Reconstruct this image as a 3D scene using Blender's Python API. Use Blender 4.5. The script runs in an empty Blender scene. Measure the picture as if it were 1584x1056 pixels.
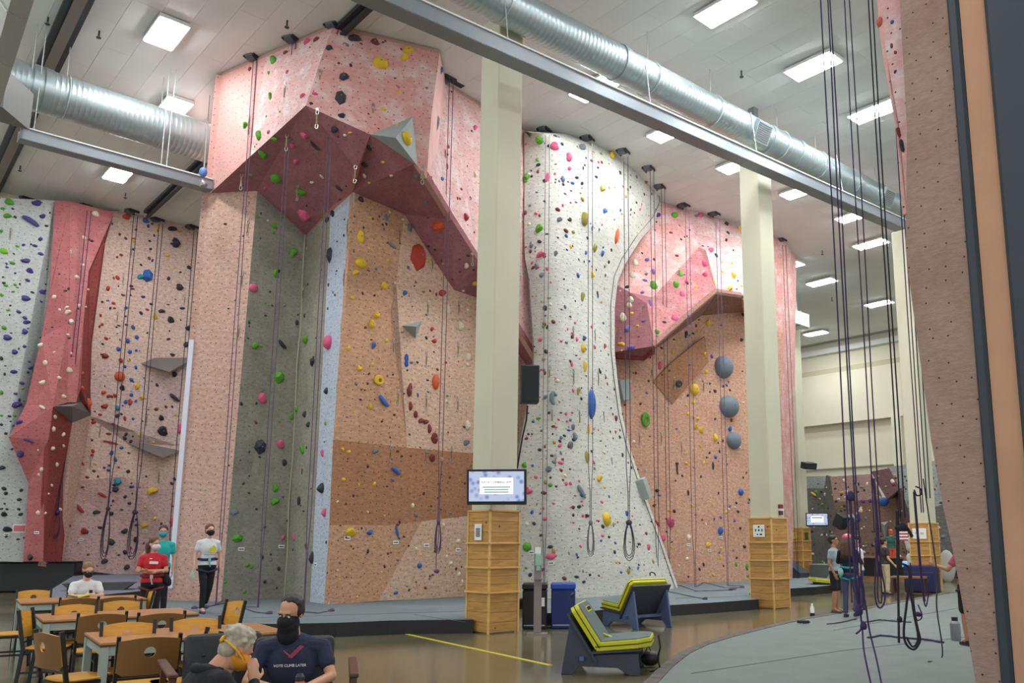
import bpy, bmesh, math, random
from mathutils import Vector, Matrix, Euler
from mathutils.bvhtree import BVHTree
random.seed(7)
C = bpy.context.scene.collection
SC = bpy.context.scene
# ---------------------------------------------------------------- camera, world, exposure
FPX, PX, PY0, PITCH, EYE = 1300.0, 905.0, 613.0, math.radians(9.67), 1.66
cd = bpy.data.cameras.new('camera'); cam = bpy.data.objects.new('camera', cd); C.objects.link(cam)
cd.sensor_width = 36.0; cd.lens = FPX/1584*36.0
cd.shift_x = -(PX-792)/1584.0; cd.shift_y = (PY0-528)/1584.0
cd.clip_end = 300
cam.location = (0, 0, EYE); cam.rotation_euler = (math.pi/2+PITCH, 0, 0)
SC.camera = cam
w = bpy.data.worlds.new('world'); SC.world = w; w.use_nodes = True
w.node_tree.nodes['Background'].inputs[0].default_value = (0.93, 0.97, 1.0, 1)
w.node_tree.nodes['Background'].inputs[1].default_value = 1.35
SC.view_settings.view_transform = 'Standard'; SC.view_settings.look = 'None'
SC.view_settings.gamma = 1.0; SC.view_settings.use_curve_mapping = False
SC.view_settings.exposure = -0.22
LAMP = 95.0          # radiance of the ceiling lamps' diffusers
# ---------------------------------------------------------------- where things stand
def ray(u, v):
    x = (u-PX)/FPX; y = (PY0-v)/FPX
    d = math.cos(PITCH)-y*math.sin(PITCH)
    return x/d, (math.sin(PITCH)+y*math.cos(PITCH))/d
def atY(u, v, Y):
    a, b = ray(u, v); return Vector((a*Y, Y, EYE+b*Y))
def atZ(u, v, z):
    a, b = ray(u, v); Y = (z-EYE)/b; return Vector((a*Y, Y, z))
O1 = (-1.71, 15.93); CA = math.cos(math.radians(43)); SA = math.sin(math.radians(43))
def ST(s, t, z=0.0): return Vector((O1[0]+s*CA-t*SA, O1[1]+s*SA+t*CA, z))     # the building's own grid
def toST(p): dx = p[0]-O1[0]; dy = p[1]-O1[1]; return dx*CA+dy*SA, -dx*SA+dy*CA
def onT(u, v, t):
    a, b = ray(u, v); Y = (t-O1[0]*SA+O1[1]*CA)/(CA-a*SA); return Vector((a*Y, Y, EYE+b*Y))
def onS(u, v, s):
    a, b = ray(u, v); Y = (s+O1[0]*CA+O1[1]*SA)/(a*CA+SA); return Vector((a*Y, Y, EYE+b*Y))
def onPlane(u, v, p0, n):
    a, b = ray(u, v); d = Vector((a, 1, b)); o = Vector((0, 0, EYE))
    t = (Vector(p0)-o).dot(n)/d.dot(n); return o+d*t
def pix(p):
    X, Y, Z = p[0], p[1], p[2]-EYE
    zc = Y*math.cos(PITCH)+Z*math.sin(PITCH); yc = -Y*math.sin(PITCH)+Z*math.cos(PITCH)
    return PX+FPX*X/zc, PY0-FPX*yc/zc, zc
RZ = math.radians(43)
# ---------------------------------------------------------------- mesh builder
def Rz(a): return Matrix.Rotation(a, 3, 'Z')
def Rx(a): return Matrix.Rotation(a, 3, 'X')
def Ry(a): return Matrix.Rotation(a, 3, 'Y')
class MB:
    def __init__(s): s.v = []; s.f = []; s.m = []
    def add(s, vs, fs, mi=0):
        o = len(s.v); s.v += [tuple(x) for x in vs]; s.f += [tuple(i+o for i in f) for f in fs]; s.m += [mi]*len(fs); return s
    def box(s, c, d, R=None, mi=0):
        c = Vector(c); vs = []
        for z in (-.5, .5):
            for x, y in ((-.5, -.5), (.5, -.5), (.5, .5), (-.5, .5)):
                p = Vector((x*d[0], y*d[1], z*d[2])); vs.append(c+(R @ p if R else p))
        return s.add(vs, [(3, 2, 1, 0), (4, 5, 6, 7), (0, 1, 5, 4), (1, 2, 6, 5), (2, 3, 7, 6), (3, 0, 4, 7)], mi)
    def bar(s, a, b, w, h, up=(0, 0, 1), mi=0):
        a = Vector(a); b = Vector(b); d = b-a; L = d.length; d.normalize(); up = Vector(up)
        if abs(d.dot(up)) > .98: up = Vector((0, 1, 0))
        x = d.cross(up).normalized(); z = x.cross(d).normalized()
        R = Matrix((x, d, z)).transposed()
        return s.box((a+b)/2, (w, L, h), R, mi)
    def tube(s, pts, r, n=6, closed=False, cap=True, mi=0):
        pts = [Vector(p) for p in pts]; N = len(pts); rr = r if hasattr(r, '__len__') else [r]*N
        rings = []; prev = None
        for i, p in enumerate(pts):
            if closed: t = pts[(i+1) % N]-pts[i-1]
            else: t = pts[min(i+1, N-1)]-pts[max(i-1, 0)]
            if t.length < 1e-9: t = Vector((0, 0, 1))
            t.normalize()
            if prev is None:
                q = Vector((0, 0, 1)) if abs(t.z) < .9 else Vector((1, 0, 0)); a = t.cross(q).normalized()
            else:
                a = prev-t*prev.dot(t)
                if a.length < 1e-6: a = t.cross(Vector((0, .3, 1)))
                a.normalize()
            prev = a; b = t.cross(a)
            rings.append([p+(a*math.cos(2*math.pi*k/n)+b*math.sin(2*math.pi*k/n))*rr[i] for k in range(n)])
        vs = [x for g in rings for x in g]; fs = []
        for i in range(N if closed else N-1):
            j = (i+1) % N
            for k in range(n): fs.append((i*n+k, i*n+(k+1) % n, j*n+(k+1) % n, j*n+k))
        if cap and not closed: fs += [tuple(reversed(range(n))), tuple(range((N-1)*n, N*n))]
        return s.add(vs, fs, mi)
    def cyl(s, a, b, r, n=12, r2=None, mi=0): return s.tube([a, b], [r, r if r2 is None else r2], n, mi=mi)
    def lathe(s, c, prof, n=16, R=None, mi=0):
        c = Vector(c); vs = []; fs = []
        for r, z in prof:
            for k in range(n):
                p = Vector((r*math.cos(2*math.pi*k/n), r*math.sin(2*math.pi*k/n), z)); vs.append(c+(R @ p if R else p))
        m = len(prof)
        for i in range(m-1):
            for k in range(n): fs.append((i*n+k, i*n+(k+1) % n, (i+1)*n+(k+1) % n, (i+1)*n+k))
        fs += [tuple(reversed(range(n))), tuple(range((m-1)*n, m*n))]
        return s.add(vs, fs, mi)
    def ell(s, c, r, R=None, nu=12, nv=8, fn=None, mi=0):
        c = Vector(c); vs = []; fs = []
        def P(th, ph):
            p = Vector((math.cos(th)*math.cos(ph), math.sin(th)*math.cos(ph), math.sin(ph)))
            p = Vector((p.x*r[0], p.y*r[1], p.z*r[2]))
            if fn: p = fn(p)
            return c+(R @ p if R else p)
        vs.append(P(0, -math.pi/2))
        for j in range(1, nv):
            for i in range(nu): vs.append(P(2*math.pi*i/nu, -math.pi/2+math.pi*j/nv))
        vs.append(P(0, math.pi/2)); top = len(vs)-1
        for i in range(nu): fs.append((0, 1+(i+1) % nu, 1+i))
        for j in range(nv-2):
            for i in range(nu):
                a = 1+j*nu+i; b = 1+j*nu+(i+1) % nu; fs.append((a, b, b+nu, a+nu))
        o = 1+(nv-2)*nu
        for i in range(nu): fs.append((o+i, o+(i+1) % nu, top))
        return s.add(vs, fs, mi)
    def prism(s, poly, off, mi=0):
        n = len(poly); off = Vector(off); a = [Vector(p) for p in poly]; b = [p+off for p in a]
        fs = [tuple(range(n)), tuple(reversed(range(n, 2*n)))]+[(i, i+n, (i+1) % n+n, (i+1) % n) for i in range(n)]
        return s.add(a+b, fs, mi)
    def build(s, name, mats, parent=None, smooth=False, bevel=0.0, kind=None, seg=1, angle=35):
        me = bpy.data.meshes.new(name); me.from_pydata(s.v, [], s.f)
        bm = bmesh.new(); bm.from_mesh(me)
        for f, m in zip(bm.faces, s.m): f.material_index = m
        bmesh.ops.recalc_face_normals(bm, faces=bm.faces)
        bm.to_mesh(me); bm.free()
        for m in (mats if isinstance(mats, (list, tuple)) else [mats]): me.materials.append(m)
        if smooth: me.shade_smooth() if smooth is True else None
        o = bpy.data.objects.new(name, me); C.objects.link(o)
        if parent: o.parent = parent
        if smooth == 'auto':
            for p in me.polygons: p.use_smooth = True
            me.set_sharp_from_angle(angle=math.radians(angle))
        if bevel:
            md = o.modifiers.new('bevel', 'BEVEL'); md.width = bevel; md.segments = seg; md.limit_method = 'ANGLE'
        if kind: o['kind'] = kind
        return o
def thing(name, label, cat, loc=(0, 0, 0), rz=0.0, group=None):
    o = bpy.data.objects.new(name, None); C.objects.link(o); o.empty_display_size = .1
    o.location = loc; o.rotation_euler = (0, 0, rz); o['label'] = label; o['category'] = cat
    if group: o['group'] = group
    return o
def tag(o, label, cat, group=None):
    o['label'] = label; o['category'] = cat
    if group: o['group'] = group
    return o
def dup(root, loc, rz, label, group=None):
    r = root.copy(); C.objects.link(r); r.location = loc; r.rotation_euler = (0, 0, rz); r['label'] = label
    if group: r['group'] = group
    for ch in list(root.children):
        c = ch.copy(); C.objects.link(c); c.parent = r
        for g in list(ch.children):
            d = g.copy(); C.objects.link(d); d.parent = c
    return r
# ---------------------------------------------------------------- materials
def srgb(r, g, b):
    return tuple((x/12.92 if x <= .04045 else ((x+.055)/1.055)**2.4) for x in (r/255, g/255, b/255))+(1,)
MATS = {}
def nd(nt, t, **kw):
    n = nt.nodes.new(t)
    for k, v in kw.items(): setattr(n, k, v)
    return n
def mat(name, rgb, rough=.6, var=.0, scale=4.0, metal=0.0, bump=0.0, bscale=40.0, emit=0.0, spec=.5, coat=0.0, stretch=None, rgb2=None):
    if name in MATS: return MATS[name]
    m = bpy.data.materials.new(name); m.use_nodes = True; nt = m.node_tree; b = nt.nodes['Principled BSDF']
    c = srgb(*rgb); b.inputs['Base Color'].default_value = c; b.inputs['Roughness'].default_value = rough
    b.inputs['Metallic'].default_value = metal; b.inputs['Specular IOR Level'].default_value = spec
    if coat: b.inputs['Coat Weight'].default_value = coat
    if var or rgb2:
        tc = nd(nt, 'ShaderNodeTexCoord'); mp = nd(nt, 'ShaderNodeMapping'); nt.links.new(tc.outputs['Object'], mp.inputs[0])
        if stretch: mp.inputs['Scale'].default_value = stretch
        n = nd(nt, 'ShaderNodeTexNoise'); n.inputs['Scale'].default_value = scale; n.inputs['Detail'].default_value = 5
        nt.links.new(mp.outputs[0], n.inputs[0])
        rp = nd(nt, 'ShaderNodeValToRGB'); rp.color_ramp.elements[0].position = .32; rp.color_ramp.elements[1].position = .7
        c2 = srgb(*rgb2) if rgb2 else None
        if c2: rp.color_ramp.elements[0].color = c; rp.color_ramp.elements[1].color = c2
        else:
            rp.color_ramp.elements[0].color = tuple(x*(1-var) for x in c[:3])+(1,); rp.color_ramp.elements[1].color = tuple(min(1, x*(1+var)) for x in c[:3])+(1,)
        nt.links.new(n.outputs[0], rp.inputs[0]); nt.links.new(rp.outputs[0], b.inputs['Base Color'])
    if bump:
        tc2 = nd(nt, 'ShaderNodeTexCoord'); n2 = nd(nt, 'ShaderNodeTexNoise'); n2.inputs['Scale'].default_value = bscale
        nt.links.new(tc2.outputs['Object'], n2.inputs[0])
        bp = nd(nt, 'ShaderNodeBump'); bp.inputs['Strength'].default_value = bump; bp.inputs['Distance'].default_value = .02
        nt.links.new(n2.outputs[0], bp.inputs['Height']); nt.links.new(bp.outputs[0], b.inputs['Normal'])
    if emit:
        b.inputs['Emission Color'].default_value = c; b.inputs['Emission Strength'].default_value = emit
    MATS[name] = m; return m
def wallmat(name, rgb, mott=(0, 0, 0), mfac=.35, mscale=1.2, grid=.2, dot=.066, fine=.34, dark=.12, strk=0.0):
    """textured climbing concrete: mottled paint, chalky grain, t-nut holes on a staggered grid (UV in metres)"""
    if name in MATS: return MATS[name]
    m = bpy.data.materials.new(name); m.use_nodes = True; nt = m.node_tree; b = nt.nodes['Principled BSDF']; L = nt.links.new
    b.inputs['Roughness'].default_value = .85; b.inputs['Specular IOR Level'].default_value = .25
    tc = nd(nt, 'ShaderNodeTexCoord')
    n1 = nd(nt, 'ShaderNodeTexNoise'); n1.inputs['Scale'].default_value = mscale; n1.inputs['Detail'].default_value = 6; n1.inputs['Roughness'].default_value = .65
    L(tc.outputs['UV'], n1.inputs[0])
    r1 = nd(nt, 'ShaderNodeValToRGB'); r1.color_ramp.elements[0].position = .46; r1.color_ramp.elements[1].position = .68
    r1.color_ramp.elements[0].color = (0, 0, 0, 1); r1.color_ramp.elements[1].color = (mfac,)*3+(1,)
    L(n1.outputs[0], r1.inputs[0])
    mx = nd(nt, 'ShaderNodeMixRGB'); mx.inputs[1].default_value = srgb(*rgb); mx.inputs[2].default_value = srgb(*mott)
    L(r1.outputs[0], mx.inputs[0])
    n2 = nd(nt, 'ShaderNodeTexNoise'); n2.inputs['Scale'].default_value = 14; n2.inputs['Detail'].default_value = 4; n2.inputs['Roughness'].default_value = .7
    mp2 = nd(nt, 'ShaderNodeMapping'); mp2.inputs['Scale'].default_value = (.55, 1, 1); L(tc.outputs['UV'], mp2.inputs[0]); L(mp2.outputs[0], n2.inputs[0])
    r2 = nd(nt, 'ShaderNodeMapRange'); r2.inputs[1].default_value = .3; r2.inputs[2].default_value = .7; r2.inputs[3].default_value = 1-fine; r2.inputs[4].default_value = 1+fine*.5
    L(n2.outputs[0], r2.inputs[0])
    mm = nd(nt, 'ShaderNodeMixRGB', blend_type='MULTIPLY'); mm.inputs[0].default_value = 1; L(mx.outputs[0], mm.inputs[1]); L(r2.outputs[0], mm.inputs[2])
    vo = nd(nt, 'ShaderNodeTexVoronoi', voronoi_dimensions='2D'); vo.inputs['Scale'].default_value = 1/grid; vo.inputs['Randomness'].default_value = .55
    L(tc.outputs['UV'], vo.inputs['Vector'])
    lt = nd(nt, 'ShaderNodeMath', operation='LESS_THAN'); lt.inputs[1].default_value = dot; L(vo.outputs['Distance'], lt.inputs[0])
    md = nd(nt, 'ShaderNodeMixRGB'); md.inputs[2].default_value = tuple(x*dark for x in srgb(*rgb)[:3])+(1,); L(lt.outputs[0], md.inputs[0]); L(mm.outputs[0], md.inputs[1])
    L(md.outputs[0], b.inputs['Base Color'])
    bp = nd(nt, 'ShaderNodeBump'); bp.inputs['Strength'].default_value = .6; bp.inputs['Distance'].default_value = .03
    L(n2.outputs[0], bp.inputs['Height']); L(bp.outputs[0], b.inputs['Normal'])
    MATS[name] = m; return m
def plankmat(name, rgb, rough=.5, w=.09, axis='Z', seam=True):
    """wood with grain along x"""
    if name in MATS: return MATS[name]
    m = bpy.data.materials.new(name); m.use_nodes = True; nt = m.node_tree; b = nt.nodes['Principled BSDF']; L = nt.links.new
    tc = nd(nt, 'ShaderNodeTexCoord'); mp = nd(nt, 'ShaderNodeMapping'); mp.inputs['Scale'].default_value = (1.0, 1.0, 9) if axis == 'Z' else (1.5, 18, 1.5)
    L(tc.outputs['Object'], mp.inputs[0])
    n = nd(nt, 'ShaderNodeTexNoise'); n.inputs['Scale'].default_value = 2.2; n.inputs['Detail'].default_value = 6; n.inputs['Distortion'].default_value = .6; L(mp.outputs[0], n.inputs[0])
    rp = nd(nt, 'ShaderNodeValToRGB'); e = rp.color_ramp.elements; e[0].position = .3; e[1].position = .72
    c = srgb(*rgb); e[0].color = tuple(x*.70 for x in c[:3])+(1,); e[1].color = tuple(min(1, x*1.18) for x in c[:3])+(1,)
    L(n.outputs[0], rp.inputs[0])
    vo = nd(nt, 'ShaderNodeTexVoronoi'); vo.inputs['Scale'].default_value = 3.3; L(tc.outputs['Object'], vo.inputs['Vector'])
    lt = nd(nt, 'ShaderNodeMath', operation='LESS_THAN'); lt.inputs[1].default_value = .075; L(vo.outputs['Distance'], lt.inputs[0])
    mx = nd(nt, 'ShaderNodeMixRGB'); mx.inputs[2].default_value = tuple(x*.22 for x in c[:3])+(1,); L(lt.outputs[0], mx.inputs[0]); L(rp.outputs[0], mx.inputs[1])
    L(mx.outputs[0] if seam else rp.outputs[0], b.inputs['Base Color']); b.inputs['Roughness'].default_value = rough
    MATS[name] = m; return m
# ================================================================ the room
HC = 13.30
mCeil = mat('ceiling_paint', (226, 229, 226), .9, var=.04, scale=.6)
mCream = mat('cream_paint', (226, 220, 196), .8, var=.03, scale=.8)
mPillar = mat('pillar_paint', (206, 203, 178), .75, var=.03, scale=1.0)
mSteelD = mat('dark_steel', (58, 62, 66), .5, metal=.3)
mSteelG = mat('grey_steel', (140, 146, 150), .45, metal=.5)
mWhiteM = mat('white_metal', (226, 228, 224), .5); mRod = mat('rod_grey', (186, 190, 188), .5)
mBlack = mat('black_plastic', (22, 23, 26), .5)
def concrete():
    m = bpy.data.materials.new('polished_concrete'); m.use_nodes = True; nt = m.node_tree; b = nt.nodes['Principled BSDF']; L = nt.links.new
    tc = nd(nt, 'ShaderNodeTexCoord')
    n = nd(nt, 'ShaderNodeTexNoise'); n.inputs['Scale'].default_value = .45; n.inputs['Detail'].default_value = 8; n.inputs['Roughness'].default_value = .6; L(tc.outputs['Object'], n.inputs[0])
    rp = nd(nt, 'ShaderNodeValToRGB'); e = rp.color_ramp.elements; e[0].position = .3; e[0].color = srgb(96, 91, 66); e[1].position = .72; e[1].color = srgb(126, 119, 92)
    L(n.outputs[0], rp.inputs[0])
    n2 = nd(nt, 'ShaderNodeTexNoise'); n2.inputs['Scale'].default_value = 9; n2.inputs['Detail'].default_value = 5; L(tc.outputs['Object'], n2.inputs[0])
    mr = nd(nt, 'ShaderNodeMapRange'); mr.inputs[3].default_value = .78; mr.inputs[4].default_value = 1.15; L(n2.outputs[0], mr.inputs[0])
    mm = nd(nt, 'ShaderNodeMixRGB', blend_type='MULTIPLY'); mm.inputs[0].default_value = 1; L(rp.outputs[0], mm.inputs[1]); L(mr.outputs[0], mm.inputs[2])
    L(mm.outputs[0], b.inputs['Base Color'])
    mr2 = nd(nt, 'ShaderNodeMapRange'); mr2.inputs[3].default_value = .07; mr2.inputs[4].default_value = .22; L(n.outputs[0], mr2.inputs[0]); L(mr2.outputs[0], b.inputs['Roughness'])
    b.inputs['Specular IOR Level'].default_value = .6
    return m
mFloor = concrete()
MB().box(ST(12, 8, -.05), (80, 70, .1), Rz(RZ)).build('floor', mFloor, kind='structure')
# ceiling: dark deck with painted panels hung under it
ceil = MB().box(ST(6, 8, HC+.10), (70, 66, .1), Rz(RZ)).build('ceiling', mat('deck_shadow', (196, 198, 196), .9), kind='structure')
pm = MB().box((0, 0, .02), (.604, 2.434, .04)).build('ceiling_panel', mCeil, ceil); pmesh = pm.data
PW, PL = .61, 2.44
cand = []
for i in range(-18, 58):
    for j in range(-7, 17):
        s0 = (i+.5)*PW; t0 = (j+.5)*PL+(PL/2 if i % 2 else 0)
        p = ST(s0, t0, HC)
        if p.y < 12 or s0 > 34.4 or t0 > 22 and s0 < 10 and False: continue
        u, v, zc = pix(p)
        if -160 < u < 1740 and -140 < v < 620: cand.append((zc, p))
cand.sort(key=lambda q: q[0])
pm.location = cand[0][1]; pm.rotation_euler = (0, 0, RZ)
for zc, p in cand[1:299]:
    o = pm.copy(); C.objects.link(o); o.location = p
st = MB()
for zc, p in cand[299:]: st.box((p.x, p.y, HC+.02), (.604, 2.434, .04), Rz(RZ))
st.build('ceiling_panels_far', mCeil, ceil, kind='stuff')
# girders crossing under the ceiling panels
def girder(name, a, b, w1, w2, h, m1, m2):
    g = MB().bar(a, b, w1, .10).build(name, m1, kind='structure')
    k = MB().bar(Vector(a)-Vector((0, 0, h)), Vector(b)-Vector((0, 0, h)), w2, .05); k.build('flange', m2, g)
    k = MB().bar(Vector(a)-Vector((0, 0, h/2)), Vector(b)-Vector((0, 0, h/2)), .05, h); k.build('web', m1, g)
    return g
mFlange = mat('flange_paint', (128, 118, 112), .6)
g1a, g1b = atZ(150, -60, HC-.06), atZ(-16, 300, HC-.06)
girder('ceiling_girder', g1a, g1b, .5, .22, .12, mSteelD, mFlange)
g2a, g2b = atZ(640, -60, HC-.06), atZ(229, 329, HC-.06)
gg = girder('ceiling_girder', g2a, g2b, .30, .12, .16, mSteelD, mSteelD)
# back wall with its ledges
S_B = 34.9
bw = MB().box(ST(S_B+.2, 2, HC/2), (.4, 60, HC+.2), Rz(RZ)).build('wall_back', mCream, kind='structure')
MB().box(ST(S_B-.18, 2, 12.82), (.36, 60, .30), Rz(RZ)).build('trim_1', mWhiteM, kind='structure')
MB().box(ST(S_B-.10, 2, 11.55), (.20, 60, .40), Rz(RZ)).build('trim_2', mat('olive_cream', (196, 192, 160), .8), kind='structure')
zl = onS(1330, 652, S_B).z
MB().box(ST(S_B-.22, 2, (zl+11.4)/2), (.44, 60, 11.4-zl), Rz(RZ)).build('trim_3', mCream, kind='structure')
zz = onS(1330, 742, S_B).z
MB().box(ST(S_B-.06, 2, zz), (.12, 60, .08), Rz(RZ)).build('trim_4', mSteelG, kind='structure')
MB().box(ST(S_B-.06, 2, zz+.75), (.12, 60, .06), Rz(RZ)).build('trim_5', mat('ledge_tan', (170, 166, 138), .8), kind='structure')
for k, u in ((1, 1392), (2, 1221)):
    p = onS(u, 700, S_B-.25); MB().box((p.x, p.y, zl/2), (.5, .55, zl), Rz(RZ)).build('trim_%d' % (5+k), mCream, kind='structure')
# the long left wall behind the climbing walls
MB().box(ST(-6, 20.6, HC/2), (60, .3, HC), Rz(RZ)).build('wall_left', mCream, kind='structure')
# pillars
def pillar(name, cx, cy, h=HC):
    p = MB().box((cx, cy, 6.1), (.61, .61, 12.2), Rz(RZ)).build(name, mPillar, bevel=.02, kind='structure'); MB().box((cx, cy, (h+12.2)/2), (.2, .2, h-12.2), Rz(RZ)).build('steel_post', mSteelG, p); return p
PIL = [(-1.71, 15.93), (4.60, 21.40), (11.10, 27.90), (9.95, 39.45)]
for x, y in PIL: pillar('pillar', x, y)
# ================================================================ ducts, troughs
def galv():
    m = bpy.data.materials.new('galvanised'); m.use_nodes = True; nt = m.node_tree; b = nt.nodes['Principled BSDF']; L = nt.links.new
    b.inputs['Base Color'].default_value = srgb(186, 200, 202); b.inputs['Metallic'].default_value = .75; b.inputs['Roughness'].default_value = .36
    tc = nd(nt, 'ShaderNodeTexCoord'); n = nd(nt, 'ShaderNodeTexNoise'); n.inputs['Scale'].default_value = 7; n.inputs['Detail'].default_value = 4; L(tc.outputs['Object'], n.inputs[0])
    mr = nd(nt, 'ShaderNodeMapRange'); mr.inputs[3].default_value = .26; mr.inputs[4].default_value = .5; L(n.outputs[0], mr.inputs[0]); L(mr.outputs[0], b.inputs['Roughness'])
    return m
mGalv = galv()
def duct(name, a, b, r, label, bands, hangers, grilles=(), taper=None):
    """spiral round duct: ribbed tube, collars, hanger rods to the ceiling, grille boxes"""
    a = Vector(a); b = Vector(b); L = (b-a).length; d = (b-a)/L
    t = thing(name, label, 'duct', a)
    k = MB(); n = int(L/.11); pts = []; rr = []
    for i in range(n+1):
        for q, e in ((0, 0), (.35, 0), (.45, .004), (.55, 0)):
            s = (i+q)*.11
            if s > L: break
            pts.append(d*s); rr.append((taper(s/L) if taper else r)+e)
    k.tube(pts, rr, 40, cap=True).build('spiral_tube', mGalv, t, smooth=True)
    for s in bands:
        rq = (taper(s) if taper else r)
        MB().tube([d*(L*s-.09), d*(L*s+.09)], rq+.03, 40).build('collar', mGalv, t, smooth='auto')
    for s in hangers:
        p = d*(L*s); rq = (taper(s) if taper else r)+.02
        x = d.cross(Vector((0, 0, 1))).normalized(); ring = [p+(x*math.cos(q*math.pi/16)+Vector((0, 0, 1))*math.sin(q*math.pi/16))*rq for q in range(32)]
        MB().tube(ring, .012, 5, closed=True).tube([p+Vector((0, 0, rq)), p+Vector((0, 0, HC-a.z-p.z))], .012, 6).build('hanger_rod', mRod, t)
    for s in grilles:
        x = d.cross(Vector((0, 0, 1))).normalized()
        if x.y > 0: x = -x
        c = d*(L*s); rq = (taper(s) if taper else r)
        x = (x*.9-Vector((0, 0, .44))).normalized(); zz_ = x.cross(d).normalized()
        R = Matrix((d, x, zz_)).transposed()
        f = MB().box(c+x*(rq+.02), (.62, .12, .52), R).build('grille_frame', mGalv, t)
        g = MB()
        for q in range(9): g.box(c+x*(rq+.085)+zz_*(-.20+q*.05), (.52, .03, .022), R)
        g.build('grille_slats', mSteelG, f)
    return t
da, db = onT(600, -85, -.75), onT(1400, 326, -.75)
duct('round_duct', da, db, .38, 'long galvanised spiral duct running above the pillars beneath the ceiling', (.06, .30, .59, .66, .82), (.13, .35, .47, .62, .72, .9), (.555, .90))
la, lb = atZ(-60, 100, 11.9), atZ(345, 229, 11.9)
duct('round_duct', la, lb, .5, 'short fat galvanised spiral duct at the left beneath the ceiling', (.24, .28), (.35, .72))
def trough(name, a, b, wv, h, label, rods):
    """hung sheet-metal channel: web, two flanges, rods"""
    a = Vector(a); b = Vector(b); d = (b-a).normalized(); x = d.cross(Vector((0, 0, 1))).normalized()
    if x.y > 0: x = -x
    t = thing(name, label, 'channel', a); L = (b-a)
    def bar(y0, z0, wy, hz): return MB().bar(x*y0+Vector((0, 0, z0)), L+x*y0+Vector((0, 0, z0)), wy, hz)
    bar(0, -h/2, .02, h).build('web', mSteelG, t); bar(-wv/2, -h, wv, .02).build('lower_flange', mSteelG, t)
    bar(.02, .0, .05, .03).build('upper_lip', mWhiteM, t); bar(-wv, -h/2, .02, h).build('rear_web', mSteelG, t)  # white lip stands in for light caught on the channel's top edge
    for s, dz, dy in rods:
        p = L*s; MB().tube([p, p+Vector((0, 0, dz))+x*dy], .012, 6).build('hanger_rod', mRod, t)
    return t
ta, tb = onT(560, -40, -1.25), onT(1400, 340, -1.25)
trough('hung_channel', ta, tb, .35, .29, 'grey steel channel hung in front of the long duct', [(s_, 1.15, -.14) for s_ in (.16, .37, .58, .80)])
tc_, td_ = atZ(32, 196, 10.7), atZ(330, 278, 10.7)
trough('hung_channel', tc_, td_, .3, .26, 'thin grey steel channel hung below the left duct', [(.02, 2.55, 0), (.06, 2.55, .12), (.70, 2.55, 0), (.73, 2.55, .12)])
# rectangular duct at the upper left
ra, rb = atZ(72, -60, 10.6), atZ(0, 165, 10.6)
dd = (rb-ra).normalized(); xx = Vector((CA, SA, 0))
t = thing('rectangular_duct', 'grey sheet-metal rectangular duct in the top left corner', 'duct', ra)
sec = [(0, 0), (-.30, 0), (-.52, .30), (-.52, .85), (0, .85)]
def secp(p0): return [p0+xx*q+Vector((0, 0, z)) for q, z in sec]
L_ = (rb-ra)
for i in range(3):
    a_ = L_*(i/3); MB().prism(secp(a_+dd*.01), L_/3-dd*.02).build('duct_segment', mat('duct_grey', (178, 180, 176), .5, var=.05, scale=1, metal=.2), t)
    if i: MB().prism([a_-dd*.02+(q-a_)*1.06 for q in secp(a_)], dd*.04).build('seam_band', mWhiteM, t)
pe = L_
MB().prism([pe+xx*.05, pe-xx*.56, pe-xx*.56+Vector((0, 0, .85)), pe+xx*.05+Vector((0, 0, .85))], dd*.5+xx*.55+Vector((0, 0, -.12))).build('elbow', mat('duct_dark', (120, 124, 120), .5), t)
# ================================================================ ceiling lamps
mLamp = mat('lamp_diffuser', (246, 251, 255), .5, emit=LAMP)
def lamp(name, x, y, z, label, group):
    t = thing(name, label, 'ceiling light', (x, y, z), RZ, group)
    k = MB(); k.box((.315, 0, .0), (.03, 1.26, .09)); k.box((-.315, 0, .0), (.03, 1.26, .09)); k.box((0, .63, 0), (.66, .03, .09)); k.box((0, -.63, 0), (.66, .03, .09)); k.box((0, 0, .035), (.66, 1.26, .02))
    k.build('frame', mWhiteM, t)
    MB().box((0, 0, -.035), (.59, 1.22, .06)).build('diffuser', mLamp, t)
    return t
LP = [(257, 53, 'square-looking ceiling light high at left, the nearest left of the pink prow'), (268, 169, 'ceiling light showing just above the left round duct'), (183, 270, 'ceiling light below the thin left channel, over the left climbing wall'),
 (1122, 16, 'ceiling light cut by the top edge of the photo'), (1258, 104, 'largest bright ceiling light right of the long duct, crossed by ropes'), (1352, 174, 'ceiling light beside the overhang of the right wall'),
 (1142, 256, 'ceiling light peeking out left of the second pillar top'), (918, 139, 'ceiling light half hidden by the long hung channel'), (1036, 205, 'small ceiling light under the hung channel left of the second pillar'),
 (1238, 297, 'ceiling light right of the second pillar top'), (1322, 335, 'ceiling light just under the far end of the long duct'), (1347, 378, 'long bright ceiling light behind the dangling ropes, below the duct'),
 (1219, 412, 'ceiling light beside the right edge of the pink far wall'), (1271, 437, 'ceiling light in the middle of the far ceiling'), (1360, 470, 'ceiling light in the far ceiling left of the fourth pillar'), (1262, 516, 'ceiling light right of the far pillar top'),
 (1196, 507, 'ceiling light left of the far pillar top, below a short duct')]
OUT = []
for u, v, lb_ in LP:
    p = atZ(u, v, HC-.12); lamp('ceiling_light', p.x, p.y, HC-.07, lb_, None)
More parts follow.
